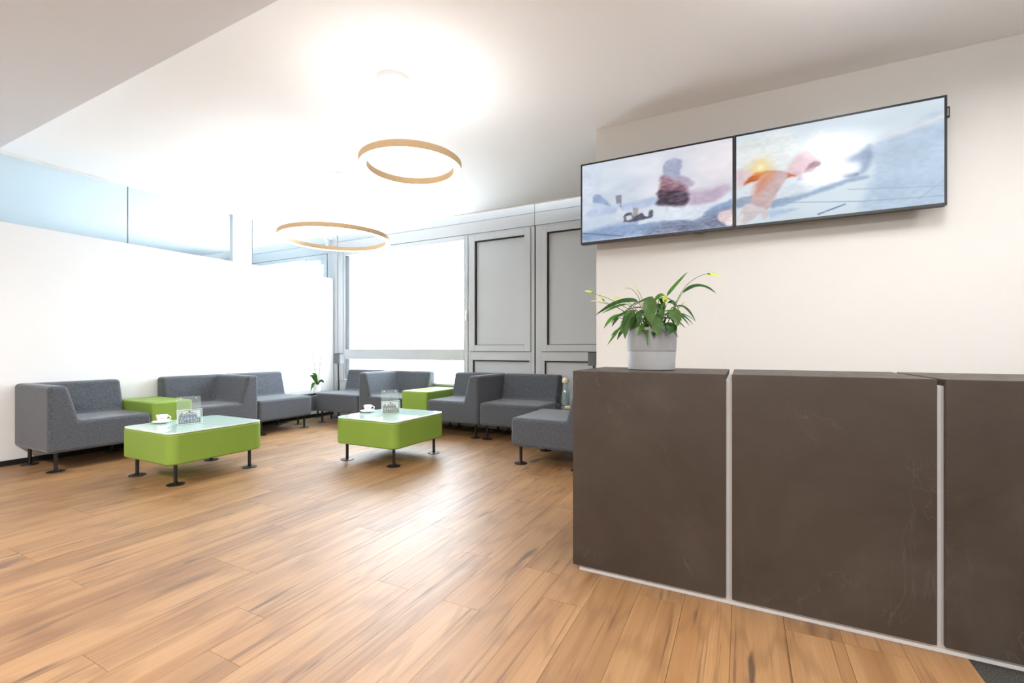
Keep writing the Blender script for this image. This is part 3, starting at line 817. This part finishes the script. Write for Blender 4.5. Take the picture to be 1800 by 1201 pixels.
# sun [(0.134, 0.615)]
LEAVES = [
    ((-0.069, 0.03, 0.348), (-0.149, 0.005, 0.38), (-0.284, -0.02, 0.282), 0.0348, 0),
    ((-0.134, 0.06, 0.342), (-0.205, 0.07, 0.334), (-0.279, 0.08, 0.297), 0.0220, 1),
    ((-0.147, -0.02, 0.277), (-0.189, -0.04, 0.281), (-0.228, -0.06, 0.209), 0.0212, 1),
    ((-0.061, -0.1, 0.295), (-0.105, -0.12, 0.258), (-0.1, -0.14, 0.153), 0.0384, 2),
    ((0.022, -0.1, 0.354), (0.003, -0.125, 0.305), (0.03, -0.15, 0.211), 0.0494, 2),
    ((0.043, -0.12, 0.257), (0.044, -0.135, 0.22), (0.058, -0.15, 0.164), 0.0395, 2),
    ((0.1, -0.08, 0.287), (0.136, -0.1, 0.273), (0.141, -0.12, 0.211), 0.0421, 2),
    ((0.074, 0.0, 0.367), (0.108, 0.015, 0.418), (0.169, 0.03, 0.485), 0.0168, 1),
    ((0.143, 0.02, 0.379), (0.222, 0.04, 0.453), (0.297, 0.06, 0.373), 0.0227, 0),
    ((0.117, 0.0, 0.311), (0.162, 0.01, 0.336), (0.207, 0.02, 0.236), 0.0139, 0),
    ((0.014, -0.03, 0.365), (-0.029, -0.04, 0.355), (-0.083, -0.05, 0.317), 0.0117, 0),
    ((-0.014, -0.12, 0.226), (-0.026, -0.13, 0.204), (-0.039, -0.14, 0.165), 0.0176, 1),
    ((0.092, -0.1, 0.228), (0.115, -0.115, 0.212), (0.108, -0.13, 0.174), 0.0311, 0),
    ((0.119, -0.08, 0.224), (0.128, -0.09, 0.202), (0.121, -0.1, 0.178), 0.0165, 0),
    ((0.022, -0.1, 0.222), (0.032, -0.115, 0.188), (0.034, -0.13, 0.159), 0.0190, 0),
    ((-0.128, -0.05, 0.213), (-0.162, -0.055, 0.202), (-0.191, -0.06, 0.169), 0.0146, 1),
    ((-0.134, -0.06, 0.224), (-0.171, -0.065, 0.174), (-0.207, -0.07, 0.122), 0.0139, 1),
    ((-0.16, 0.0, 0.267), (-0.184, 0.0, 0.256), (-0.2, 0.0, 0.22), 0.0154, 0),
    ((-0.097, -0.07, 0.28), (-0.117, -0.085, 0.238), (-0.13, -0.1, 0.18), 0.0220, 1),
    ((0.066, -0.02, 0.371), (0.039, -0.03, 0.375), (0.019, -0.04, 0.334), 0.0220, 1),
    ((-0.037, -0.09, 0.235), (-0.064, -0.105, 0.228), (-0.081, -0.12, 0.196), 0.0293, 2),
    ((-0.021, -0.06, 0.296), (-0.039, -0.08, 0.288), (-0.065, -0.1, 0.235), 0.0256, 0),
    ((0.031, 0.02, 0.331), (0.025, 0.01, 0.315), (0.056, 0.0, 0.279), 0.0220, 0),
    ((0.072, 0.04, 0.337), (0.101, 0.04, 0.349), (0.112, 0.04, 0.314), 0.0220, 0),
    ((-0.023, -0.05, 0.252), (0.003, -0.075, 0.242), (0.018, -0.1, 0.208), 0.0201, 0),
    ((-0.117, 0.0, 0.289), (-0.14, 0.0, 0.294), (-0.16, 0.0, 0.271), 0.0220, 1),
    ((0.059, -0.04, 0.302), (0.051, -0.06, 0.264), (0.054, -0.08, 0.215), 0.0256, 2),
    ((0.093, 0.05, 0.316), (0.118, 0.055, 0.3), (0.139, 0.06, 0.242), 0.0146, 0),
]
FLOWERS = [
    ((0.104, 0.02, 0.313), (0.156, 0.035, 0.451), (0.248, 0.05, 0.471), (0.324, 0.05, 0.448), 0.0176),
    ((-0.109, 0.0, 0.305), (-0.218, 0.01, 0.378), (-0.3, 0.02, 0.4), (-0.361, 0.02, 0.42), 0.0161),
    ((-0.145, 0.02, 0.303), (-0.21, 0.025, 0.343), (-0.248, 0.03, 0.355), (-0.284, 0.03, 0.395), 0.0124),
    ((-0.183, 0.03, 0.326), (-0.236, 0.03, 0.348), (-0.286, 0.03, 0.358), (-0.328, 0.03, 0.363), 0.0066),
    ((-0.096, 0.05, 0.324), (-0.133, 0.055, 0.358), (-0.166, 0.06, 0.368), (-0.211, 0.06, 0.375), 0.0110),
    ((0.066, -0.02, 0.304), (0.066, -0.02, 0.326), (0.069, -0.02, 0.332), (0.071, -0.02, 0.369), 0.0256),
    ((-0.061, 0.03, 0.352), (-0.094, 0.04, 0.43), (-0.14, 0.05, 0.425), (-0.152, 0.05, 0.423), 0.0051),
    ((-0.05, 0.05, 0.338), (-0.058, 0.055, 0.386), (-0.083, 0.06, 0.414), (-0.104, 0.06, 0.449), 0.0044),
    ((0.11, 0.03, 0.298), (0.131, 0.035, 0.313), (0.141, 0.04, 0.321), (0.153, 0.04, 0.339), 0.0081),
]


def paint_left(U, V):
    a = np.array((206, 222, 238.)); b = np.array((240, 236, 242.))
    t = np.clip(U * 1.1 + (V - 0.5) * 0.1, 0, 1)[..., None]
    img = a * (1 - t) + b * t
    img += ((smooth_noise(U, V, 5, 6) - 0.5) * 22)[..., None] * np.array((1, 0.8, 0.5))
    img += ((smooth_noise(U, V, 6, 17) - 0.5) * 10)[..., None]
    img = paint_polys(img, U, V, LEFT_PICTURE, 0.58)
    # frosty speckle on the dark ground
    sp = smooth_noise(U, V, 9, 150)
    low = np.clip((0.2 - V) / 0.12, 0, 1) * (U > 0.3)
    img += ((sp - 0.5) * 44 * low)[..., None]
    return img
def paint_right(U, V):
    a = np.array((206, 226, 240.)); b = np.array((232, 240, 246.))
    t = np.clip(0.25 + 0.8 * (1 - abs(V - 0.55) * 1.6) * (1 - U * 0.6), 0, 1)[..., None]
    img = a * (1 - t) + b * t
    img += ((smooth_noise(U, V, 15, 7) - 0.5) * 14)[..., None]
    img = paint_polys(img, U, V, RIGHT_PICTURE, 0.58)
    d = np.hypot(U - 0.134, (V - 0.615) * 0.58)
    g = np.exp(-(d / 0.055) ** 2)[..., None]; img = img * (1 - 0.8 * g) + np.array((255, 214, 110.)) * 0.8 * g
    g = np.exp(-(d / 0.022) ** 2)[..., None]; img = img * (1 - g) + np.array((255, 252, 215.)) * g
    return img

def screen(x0, x1, paint, label, badge):
    z0, z1, y = 1.877, 2.510, 3.45
    r = empty('wall_screen', (x0, y, z0)); tag(r, label, 'screen', 'wall screens above the reception counter')
    w, h = x1 - x0, z1 - z0; b = 0.0115
    bm = bmesh.new()
    add_box(bm, 0, w, 0.004, 0.045, 0, h, 0.004, 2)
    add_box(bm, 0.10, w - 0.10, 0.045, 0.075, 0.08, h - 0.12, 0.01, 2)
    from_bm('housing', bm, M['black_matt'], r, weighted=True)
    bm = bmesh.new()
    add_box(bm, 0, w, -0.002, 0.006, h - b, h); add_box(bm, 0, w, -0.002, 0.006, 0, b + 0.004)
    add_box(bm, 0, b, -0.002, 0.006, b, h - b); add_box(bm, w - b, w, -0.002, 0.006, b, h - b)
    from_bm('bezel', bm, M['black'], r, smooth=False)
    p = picture_grid('picture', w - 2 * b, h - 2 * b - 0.004, 300, 174, paint, M['screen'], r)
    p.location = (b, 0.002, b + 0.004)
    # receiver bulge under the frame
    bm = bmesh.new()
    pts = [(-0.07 + 0.14 * i / 16, -0.014 * math.sin(PI * i / 16)) for i in range(17)]
    for s in (0, 1):
        pass
    lo = [bm.verts.new((a, 0.002, c)) for a, c in pts]; hi = [bm.verts.new((a, 0.02, c)) for a, c in pts]
    bm.faces.new(lo); bm.faces.new(hi[::-1])
    for i in range(16): bm.faces.new((lo[i], hi[i], hi[i + 1], lo[i + 1]))
    q = from_bm('receiver', bm, M['black_matt'], r, smooth=False); q.location = (w * (0.80 if not badge else 0.86), 0, 0.001)
    q.scale = (1, 1, 1) if not badge else (0.25, 1, 0.5)
    # bracket to the wall
    lb = 0.12
    bm = bmesh.new(); add_box(bm, w / 2 - 0.2, w / 2 + 0.2, 0.075, YT - y - 0.0005, h / 2 - 0.12, h / 2 + 0.12)
    from_bm('bracket', bm, M['black_matt'], r, smooth=False)
    if badge:
        bm = bmesh.new(); add_box(bm, w - 0.002, w + 0.017, 0.012, 0.03, h - 0.125, h - 0.062, 0.002)
        k = from_bm('side_tab', bm, M['black_matt'], r, weighted=True)
        bm = bmesh.new(); add_box(bm, w + 0.003, w + 0.011, 0.0112, 0.0125, h - 0.115, h - 0.072)
        from_bm('tab_print', bm, M['print_grey'], k, smooth=False)
screen(-1.141, -0.0495, paint_left, 'left wall screen showing a bluish winter picture with a figure', False)
screen(-0.0485, 1.047, paint_right, 'right wall screen showing a hand on pale icy ground', True)

# ================================================================== ring lamps
def ring_lamp(cx, cy, cz, R_, canopy, label):
    r = empty('ring_lamp', (cx, cy, cz)); tag(r, label, 'lamp', 'ring pendant lamps')
    w, hh, n = 0.052, 0.044, 96
    def ann(bm, prof, closed=True):
        rings = [[bm.verts.new((p * math.cos(2 * PI * i / n), p * math.sin(2 * PI * i / n), z)) for i in range(n)] for p, z in prof]
        prs = list(zip(rings, rings[1:])) + ([(rings[-1], rings[0])] if closed else [])
        for a, b in prs:
            for i in range(n): bm.faces.new((a[i], a[(i + 1) % n], b[(i + 1) % n], b[i]))
    t = 0.003
    bm = bmesh.new(); ann(bm, [(R_, -hh), (R_, 0), (R_ - t, 0), (R_ - t, -hh)]); from_bm('outer_band', bm, M['bronze'], r)
    bm = bmesh.new(); ann(bm, [(R_ - w, -hh), (R_ - w, 0), (R_ - w + t, 0), (R_ - w + t, -hh)]); from_bm('inner_band', bm, M['bronze'], r)
    bm = bmesh.new(); ann(bm, [(R_ - t, -hh + 0.002), (R_ - w + t, -hh + 0.002), (R_ - w + t, -hh + 0.008), (R_ - t, -hh + 0.008)])
    from_bm('light_diffuser', bm, M['led'], r)
    bm = bmesh.new(); ann(bm, [(R_ - t, -0.002), (R_ - w + t, -0.002), (R_ - w + t, -0.008), (R_ - t, -0.008)])
    from_bm('light_diffuser', bm, M['led_up'], r)
    kx, ky = canopy[0] - cx, canopy[1] - cy
    zc = H - cz
    cn = from_bm('canopy', lathe_bm([(0, 0), (0.105, 0), (0.108, 0.003), (0.108, 0.030), (0, 0.030)], 48), M['white_lacquer'], r)
    cn.location = (kx, ky, zc - 0.0305)
    for k in range(3):
        a = 2 * PI * k / 3 + 0.5; rm = R_ - w / 2
        tube('cable', [(rm * math.cos(a), rm * math.sin(a), 0), (kx + 0.07 * math.cos(a), ky + 0.07 * math.sin(a), zc - 0.03)], 0.0007, M['white_lacquer'], r, 5)
    a = 2.6; rm = R_ - w / 2
    e = Vector((rm * math.cos(a), rm * math.sin(a), 0)); s = Vector((kx, ky, zc - 0.03))
    pts = []
    for i in range(17):
        q = i / 16; p = s.lerp(e, q); p.z -= 0.10 * math.sin(PI * q) * (1 - q * 0.3); p.x += 0.05 * math.sin(2 * PI * q); pts.append(p)
    tube('power_cable', pts, 0.0018, M['rail'], r, 6)
ring_lamp(-1.97, 2.39, 2.297, 0.335, (-2.06, 2.32), 'smaller ring pendant lamp nearer the viewer')
ring_lamp(-3.773, 3.378, 2.225, 0.552, (-3.68, 3.35), 'larger ring pendant lamp near the corner post')

# round pendant discs over the desk, outside the frame: one is mirrored in the right screen, the other added as fill
for lx, lab in ((0.69, 'round white pendant lamp over the desk, mirrored in the right screen'), (2.30, 'unseen white pendant disc farther along the desk, added to light wall and counter')):
    cl = empty('ceiling_lamp', (lx, 2.08, 2.60)); tag(cl, lab, 'lamp', 'pendant disc lamps over the desk')
    lathe('housing', [(0.2175, 0.050), (0.222, 0.050), (0.225, 0.046), (0.225, 0.008), (0.218, 0.006), (0.2175, 0.050)], M['white_lacquer'], cl, 64)
    lathe('light_diffuser', [(0, 0.0), (0.19, 0.002), (0.2175, 0.010)], M['led_desk'], cl, 64)
    lathe('light_diffuser', [(0, 0.047), (0.2175, 0.046)], M['led_desk_upfill'], cl, 64)  # added upper glow that brightens the ceiling
    tube('cable', [(0, 0, 0.047), (0, 0, H - 2.60)], 0.003, M['white_lacquer'], cl, 8)

# ================================================================== plants
def leaf_bm(bm, pts, width, up=Vector((0, 0, 1)), fold=0.22, seed=0):
    """blade along pts, pointed at both ends, folded along the midrib, a little wavy"""
    n = len(pts) - 1; rows = []
    rr = random.Random(seed)
    ph = rr.random() * 6
    for i, p in enumerate(pts):
        t = (pts[min(i + 1, n)] - pts[max(i - 1, 0)]).normalized()
        s = t.cross(up)
        if s.length < 0.15: s = t.cross(Vector((0.3, 1, 0)))
        s.normalize(); nrm = s.cross(t).normalized()
        q = i / n
        wv = width / 2 * (math.sin(PI * min(1, q ** 0.75)) ** 0.8 if 0 < q < 1 else 0.02)
        wv = max(wv, width * 0.012)
        row = []
        for k in (-1, -0.5, 0, 0.5, 1):
            row.append(bm.verts.new(p + s * wv * k + nrm * (abs(k) * wv * fold + wv * 0.08 * math.sin(9 * q + ph + 2 * k))))
        rows.append(row)
    for a, b in zip(rows, rows[1:]):
        for k in range(4): bm.faces.new((a[k], a[k + 1], b[k + 1], b[k]))

PX, PY_, PZ = -0.41, 2.36, 0.947
pp = empty('potted_plant', (PX, PY_, PZ)); tag(pp, 'leafy green potted plant in a pale grey pot on the counter', 'plant')
pot = lathe('pot', [(0.0, 0.0), (0.108, 0.0), (0.113, 0.004), (0.1165, 0.090), (0.1155, 0.0915), (0.1155, 0.0935), (0.1185, 0.095), (0.1225, 0.205),
             (0.1215, 0.209), (0.1185, 0.209), (0.116, 0.18), (0.0, 0.18)], M['pot'], pp, 64)
lathe('soil', [(0.0, 0.186), (0.07, 0.188), (0.1155, 0.183)], M['soil'], pot, 24)
CAMDIR = Vector((0.41, -2.36, 0.0)).normalized()
def petiole(a, b, sag=0.02):
    a = Vector(a); b = Vector(b); m = (a + b) / 2 + Vector((0, 0, sag)); m.x = a.x * 0.6 + b.x * 0.4; m.y = a.y * 0.6 + b.y * 0.4
    return bez(a, m, b, 6)
rg = random.Random(11)
for i, (b, c, t, w, tone) in enumerate(LEAVES):
    base = Vector(b); ctrl = Vector(c); tip = Vector(t)
    bm = bmesh.new()
    upv = Vector((0, 0, 1)) if tone != 2 else (CAMDIR * 0.9 + Vector((0, 0, 0.45)))
    if tone != 2: upv = (Vector((0, 0, 1)) + CAMDIR * 0.75).normalized()
    leaf_bm(bm, bez(base, ctrl, tip, 12), w * 1.3, upv, seed=i)
    lf = from_bm('leaf', bm, M['leaf%d' % tone], pp)
    root = Vector((base.x * 0.22 + rg.uniform(-.03, .03), base.y * 0.3 + rg.uniform(-.03, .03), 0.186))
    bm = bmesh.new(); pts = petiole(root, base)
    tube_bm(bm, pts, [0.0030 - 0.0012 * k / 6 for k in range(7)], 6); from_bm('petiole', bm, M['stem'], lf)
# fuller crown all round the pot
for i in range(26):
    a = 2 * PI * i / 26 + rg.uniform(-.1, .1); r0 = rg.uniform(0.03, 0.08); r1 = r0 + rg.uniform(0.05, 0.11)
    hgt = rg.uniform(0.24, 0.36)
    if math.sin(a) < -0.3: hgt = rg.uniform(0.21, 0.30)
    base = Vector((r0 * math.cos(a), r0 * math.sin(a), hgt)); ctrl = Vector((r1 * math.cos(a), r1 * math.sin(a), hgt + 0.02))
    tip = Vector(((r1 + 0.05) * math.cos(a + 0.2), (r1 + 0.05) * math.sin(a + 0.2), hgt - rg.uniform(0.03, 0.10)))
    bm = bmesh.new(); leaf_bm(bm, bez(base, ctrl, tip, 9), rg.uniform(0.024, 0.040), (Vector((0, 0, 1)) + CAMDIR * 0.4).normalized(), seed=100 + i)
    lf = from_bm('leaf', bm, M['leaf%d' % rg.choice([0, 0, 1, 2])], pp)
    bm = bmesh.new(); tube_bm(bm, petiole((base.x * 0.4, base.y * 0.4, 0.186), base), 0.0022, 6); from_bm('petiole', bm, M['stem'], lf)
for i, (s, c, e, t, w) in enumerate(FLOWERS):
    s, c, e, t = Vector(s), Vector(c), Vector(e), Vector(t)
    pts = petiole((s.x * 0.2, s.y * 0.3, 0.186), s)[:-1] + bez(s, c, e, 10)
    bm = bmesh.new(); tube_bm(bm, pts, [0.0024 - 0.0012 * k / len(pts) for k in range(len(pts))], 6)
    fl = from_bm('flower_stalk', bm, M['stem' if w > 0.006 else 'twig'], pp)
    mid = (e + t) / 2 + Vector((0, 0, 0.006))
    bm = bmesh.new(); leaf_bm(bm, bez(e, mid, t, 8), w, (Vector((0, 0, 1)) + CAMDIR).normalized(), fold=0.5, seed=200 + i)
    from_bm('spathe', bm, M['spathe'], fl)
    if w > 0.012:
        d = (t - e); bm = bmesh.new(); tube_bm(bm, [e + d * 0.08 + Vector((0, 0, .002)), e + d * 0.2 + Vector((0, 0, .005)), e + d * 0.32 + Vector((0, 0, .004))], [0.003, 0.0042, 0.002], 8)
        from_bm('spadix', bm, M['leaf1'], fl)

# orchid on the left glass table
ox, oy = -5.64, 4.70
oc = empty('orchid', (ox, oy, 0.420)); tag(oc, 'leggy orchid without flowers on the glass corner table', 'plant')
op = lathe('pot', [(0, 0), (0.046, 0), (0.050, 0.004), (0.056, 0.105), (0.052, 0.105), (0.05, 0.085), (0, 0.085)], M['porcelain'], oc, 32)
lathe('soil', [(0, 0.088), (0.05, 0.088)], M['soil'], op, 20)
for k, (sx, sy, tx, ty, hh) in enumerate(((-0.01, -0.01, -0.075, -0.02, 0.59), (0.015, 0.01, 0.055, 0.02, 0.53))):
    bm = bmesh.new(); tube_bm(bm, bez((sx, sy, 0.085), (sx * 2, sy, 0.3), (tx, ty, hh), 8), 0.0042, 6); st = from_bm('stem', bm, M['stem' if k == 0 else 'twig'], oc)
    bm = bmesh.new(); tube_bm(bm, bez((tx, ty, hh), (tx * 1.4, ty, hh + 0.05), (tx * 2.0, ty, hh + 0.015), 6), 0.0026, 5); from_bm('flower_spike', bm, M['twig'], st)
tube('support_wire', [(-0.03, -0.01, 0.33), (0.035, 0.01, 0.335)], 0.0028, M['twig'], oc, 5)
for k, (a, b, c, w, tn) in enumerate((((0, 0, 0.10), (-0.02, -0.03, 0.27), (-0.115, -0.05, 0.225), 0.055, 0), ((0, 0, 0.10), (0.02, -0.04, 0.28), (-0.02, -0.08, 0.27), 0.07, 1),
                                      ((0, 0, 0.09), (0.03, -0.07, 0.20), (-0.015, -0.10, 0.01), 0.07, 1), ((0, 0, 0.09), (0.06, 0.02, 0.2), (0.11, 0.03, 0.13), 0.055, 0))):
    bm = bmesh.new(); leaf_bm(bm, bez(a, b, c, 10), w, (Vector((0, 0, 1)) + CAMDIR).normalized(), seed=300 + k); from_bm('leaf', bm, M['leaf%d' % tn], oc)

# ================================================================== small things
def cup_and_saucer(x, y, z, rz, where):
    s = lathe('saucer', [(0, 0.0), (0.032, 0.0), (0.036, 0.003), (0.060, 0.010), (0.073, 0.016), (0.074, 0.018), (0.058, 0.0135), (0.034, 0.0065), (0, 0.006)], M['porcelain'], None, 48)
    s.location = (x, y, z); tag(s, 'white saucer under the cup on the %s' % where, 'saucer', 'white saucers')
    c = empty('coffee_cup', (x, y, z + 0.0066), rz); tag(c, 'white coffee cup on its saucer on the %s' % where, 'cup', 'white coffee cups')
    lathe('body', [(0, 0), (0.022, 0), (0.024, 0.003), (0.027, 0.015), (0.034, 0.030), (0.0415, 0.062), (0.0425, 0.066), (0.0405, 0.066), (0.033, 0.032), (0.024, 0.012), (0, 0.010)], M['porcelain'], c, 48)
    lathe('coffee', [(0, 0.050), (0.0365, 0.050)], M['soil'], c, 32)
    bm = bmesh.new()
    pts = [(0.036 + 0.027 * math.sin(PI * k / 12), 0, 0.056 - 0.034 * k / 12 + 0.004 * math.sin(2 * PI * k / 12)) for k in range(13)]
    tube_bm(bm, pts, 0.0042, 8); from_bm('handle', bm, M['porcelain'], c)
    # small printed mark on the side turned to the room
    bm = bmesh.new(); rows = []
    for k in range(9):
        a = math.radians(-75 - 32 + 64 * k / 8)
        rows.append([bm.verts.new(((0.0365 + (zz - 0.038) * 0.235) * math.cos(a), (0.0365 + (zz - 0.038) * 0.235) * math.sin(a), zz)) for zz in (0.037 + 0.001 * (k % 2), 0.0405 + 0.0015 * ((k + 1) % 2))])
    for a, b in zip(rows, rows[1:]): bm.faces.new((a[0], b[0], b[1], a[1]))
    from_bm('mark', bm, M['print_grey'], c, smooth=False)
TT = 0.4126
cup_and_saucer(-4.455, 2.115, TT, math.radians(45), 'left green table')
cup_and_saucer(-3.375, 3.425, TT, math.radians(40), 'right green table')

FONT = {'A': ['01110', '10001', '10001', '11111', '10001', '10001', '10001'], 'C': ['01111', '10000', '10000', '10000', '10000', '10000', '01111'],
        'T': ['11111', '00100', '00100', '00100', '00100', '00100', '00100'], 'I': ['111', '010', '010', '010', '010', '010', '111'],
        'O': ['01110', '10001', '10001', '10001', '10001', '10001', '01110'], 'N': ['10001', '11001', '11001', '10101', '10011', '10011', '10001']}
def paint_card(scheme):
    sky, crowd, hair, ground, letter = scheme
    def paint(U, V):
        img = np.ones(U.shape + (3,)) * np.array(sky, float)
        rr = np.random.RandomState(4)
        def blob(cx, cy, rx, ry, c, a=1.0):
            nonlocal img
            d = ((U - cx) / rx) ** 2 + ((V - cy) / ry) ** 2
            m = np.clip((1.15 - d) / 0.3, 0, 1)[..., None] * a
            img = img * (1 - m) + np.array(c, float) * m
        g = np.clip((0.52 - V) / 0.2, 0, 1)[..., None]; img = img * (1 - g) + np.array(ground, float) * g
        for k in range(11):
            cx = 0.06 + 0.072 * k + rr.uniform(-.01, .01); cy = 0.55 + rr.uniform(-.04, .05)
            blob(cx, cy, 0.05, 0.17, np.array(crowd) + rr.uniform(-25, 30, 3))
            blob(cx, cy + 0.20, 0.020, 0.05, (206, 160, 140)); blob(cx + .004, cy + 0.235, 0.022, 0.035, hair)
            if k % 2: blob(cx + 0.02, cy - 0.14, 0.018, 0.10, (228, 224, 226))
        blob(0.50, 0.93, 0.055, 0.09, hair); blob(0.62, 0.84, 0.05, 0.05, hair); blob(0.40, 0.82, 0.05, 0.05, (190, 70, 60), 0.8); blob(0.16, 0.84, 0.02, 0.1, hair)
        # the word across the lower third
        word = 'ACTION'; wd = [len(FONT[c][0]) for c in word]; tot = sum(wd) + len(word) - 1
        x0 = 0.06; sx = 0.86 / tot; cur = 0
        for c, n in zip(word, wd):
            gl = np.array([[int(q) for q in row] for row in FONT[c]])
            u = (U - x0 - cur * sx) / (n * sx); v = 1 - (V - 0.07) / 0.27
            m = (u >= 0) & (u < 1) & (v >= 0) & (v < 1)
            ii = np.clip((v * 7).astype(int), 0, 6); jj = np.clip((u * n).astype(int), 0, n - 1)
            on = m & (gl[ii, jj] == 1); img[on] = np.array(letter, float)
            cur += n + 1
        return img
    return paint

def holder(x, y, rz, scheme, where, tone):
    """leaflet stand: tall back plate, front pocket, foot; local x = width, front faces -y"""
    r = empty('leaflet_holder', (x, y, TT), rz); tag(r, 'clear acrylic leaflet holder on the %s' % where, 'leaflet holder', 'acrylic leaflet holders')
    w = 0.172; lean = math.radians(9)
    bm = bmesh.new(); t = 0.003
    add_box(bm, -w / 2, w / 2, 0, t, 0, 0.236, 0.0008, 1)
    bmesh.ops.rotate(bm, verts=bm.verts[:], cent=(0, 0, 0), matrix=Matrix.Rotation(-lean, 3, 'X'))
    from_bm('back_plate', bm, M['acrylic'], r, weighted=True)
    bm = bmesh.new()
    add_box(bm, -w / 2 - 0.003, w / 2 + 0.003, -0.032, -0.029, 0, 0.126, 0.0008, 1)
    bmesh.ops.rotate(bm, verts=bm.verts[:], cent=(0, -0.03, 0), matrix=Matrix.Rotation(-lean, 3, 'X'))
    fp = from_bm('front_pocket', bm, M['acrylic'], r, weighted=True)
    # bright polished edges of the pocket
    bm = bmesh.new()
    for a in (-w / 2 - 0.0035, w / 2 + 0.0005): add_box(bm, a, a + 0.003, -0.0325, -0.0285, 0.003, 0.126)
    add_box(bm, -w / 2, w / 2, -0.0325, -0.0285, 0.1235, 0.1265); add_box(bm, -w / 2, w / 2, -0.0325, -0.0285, 0.003, 0.006)
    bmesh.ops.rotate(bm, verts=bm.verts[:], cent=(0, -0.03, 0), matrix=Matrix.Rotation(-lean, 3, 'X'))
    from_bm('polished_edge', bm, M['glass_edge'], fp, smooth=False)
    bm = bmesh.new(); add_box(bm, -w / 2 - 0.003, w / 2 + 0.003, -0.034, 0.045, 0, 0.003, 0.0008, 1); from_bm('foot', bm, M['acrylic'], r, weighted=True)
    for sx in (-1, 1):
        bm = bmesh.new(); tube_bm(bm, [(sx * 0.055, -0.0012 + 0.218 * math.sin(lean), 0.218), (sx * 0.055, 0.0042 + 0.218 * math.sin(lean), 0.218)], 0.004, 10)
        from_bm('hole_rim', bm, M['glass_edge'], r)
    c = empty('leaflet', (x, y, TT), rz); tag(c, '%s leaflet in the holder on the %s' % (tone, where), 'leaflet', 'printed leaflets')
    bm = bmesh.new(); add_box(bm, -0.078, 0.078, -0.0165, -0.0155, 0.008, 0.116)
    bmesh.ops.rotate(bm, verts=bm.verts[:], cent=(0, -0.03, 0), matrix=Matrix.Rotation(-lean, 3, 'X'))
    from_bm('paper', bm, M['porcelain'], c, smooth=False)
    pg = picture_grid('print', 0.154, 0.104, 130, 90, paint_card(scheme), M['print'], c)
    rot = Matrix.Rotation(-lean, 4, 'X')
    pg.matrix_local = Matrix.Translation((0, -0.03, 0)) @ rot @ Matrix.Translation((-0.077, 0.0125, 0.010))
def holder_at(p, q, *a):
    mx, my = (p[0] + q[0]) / 2, (p[1] + q[1]) / 2
    ang = math.atan2(q[1] - p[1], q[0] - p[0])
    nx, ny = -math.sin(ang), math.cos(ang)
    holder(mx + nx * 0.032, my + ny * 0.032, ang, *a)
holder_at((-4.20, 2.11), (-4.145, 2.27), ((226, 224, 230), (82, 98, 140), (24, 22, 28), (52, 72, 112), (176, 208, 196)), 'left green table', 'blue printed')
holder_at((-3.135, 3.37), (-3.03, 3.51), ((232, 222, 220), (92, 96, 92), (20, 22, 18), (120, 118, 116), (186, 200, 110)), 'right green table', 'grey and green printed')

# speakers on stands
def speaker(x, y, ztop, rz, label, base=True):
    r = empty('speaker_stand', (x, y, 0), rz); tag(r, label, 'speaker', 'small grey speakers on stands')
    h_ = 0.158
    lathe('base_plate', [(0, 0), (0.12, 0), (0.124, 0.003), (0.124, 0.008), (0.02, 0.012), (0, 0.012)], M['black'], r, 36)
    lathe('pole', [(0.011, 0.010), (0.011, ztop - h_ + 0.004)], M['black'], r, 14, True, True)
    bm = rprism_bm(0.118, 0.118, ztop - h_, ztop - 0.010, 0.03, 0.004, nb=2)
    bd = from_bm('speaker_body', bm, M['speaker'], r, weighted=True)
    bm = rprism_bm(0.114, 0.114, ztop - 0.0101, ztop, 0.028, 0.003, nb=2)
    from_bm('top_cap', bm, M['black_matt'], bd, weighted=True)
speaker(-5.585, 5.055, 0.985, 0.1, 'small grey speaker on a thin black stand in the window corner')
speaker(-1.522, 5.068, 1.018, 0.0, 'small grey speaker peeking out beside the white wall')

# carafe set on the right glass table
cf = empty('water_carafe', (-1.775, 4.82, 0.420)); tag(cf, 'clear glass water carafe with wooden ball stopper beside the counter', 'carafe')
lathe('body', [(0, 0.003), (0.043, 0.003), (0.048, 0.008), (0.0495, 0.07), (0.046, 0.125), (0.034, 0.165), (0.0285, 0.195), (0.0295, 0.245), (0.027, 0.245), (0.026, 0.195), (0.031, 0.165),
               (0.043, 0.125), (0.0465, 0.07), (0.045, 0.012), (0, 0.010)], M['carafe_glass'], cf, 40)
lathe('water', [(0, 0.012), (0.044, 0.012), (0.0458, 0.07), (0.0425, 0.125), (0.039, 0.138), (0, 0.138)], M['clear_glass'], cf, 32)
bm = bmesh.new(); bmesh.ops.create_uvsphere(bm, u_segments=24, v_segments=14, radius=0.0385)
st = from_bm('stopper', bm, M['ball'], cf); st.location = (0, 0, 0.275)
ts = lathe('drinking_glass', [(0, 0.004), (0.028, 0.004), (0.030, 0.0), (0.036, 0.095), (0.034, 0.095), (0.029, 0.010), (0, 0.009)], M['carafe_glass'], None, 32)
ts.location = (-1.66, 4.84, 0.4202); tag(ts, 'small empty drinking glass right of the water carafe', 'glass')
cs = from_bm('coaster', rprism_bm(0.10, 0.08, 0, 0.012, 0.012, 0.003, nb=2), M['cork'], None, weighted=True)
cs.location = (-1.665, 4.66, 0.4202); tag(cs, 'pale wooden coaster in front of the water carafe', 'coaster')
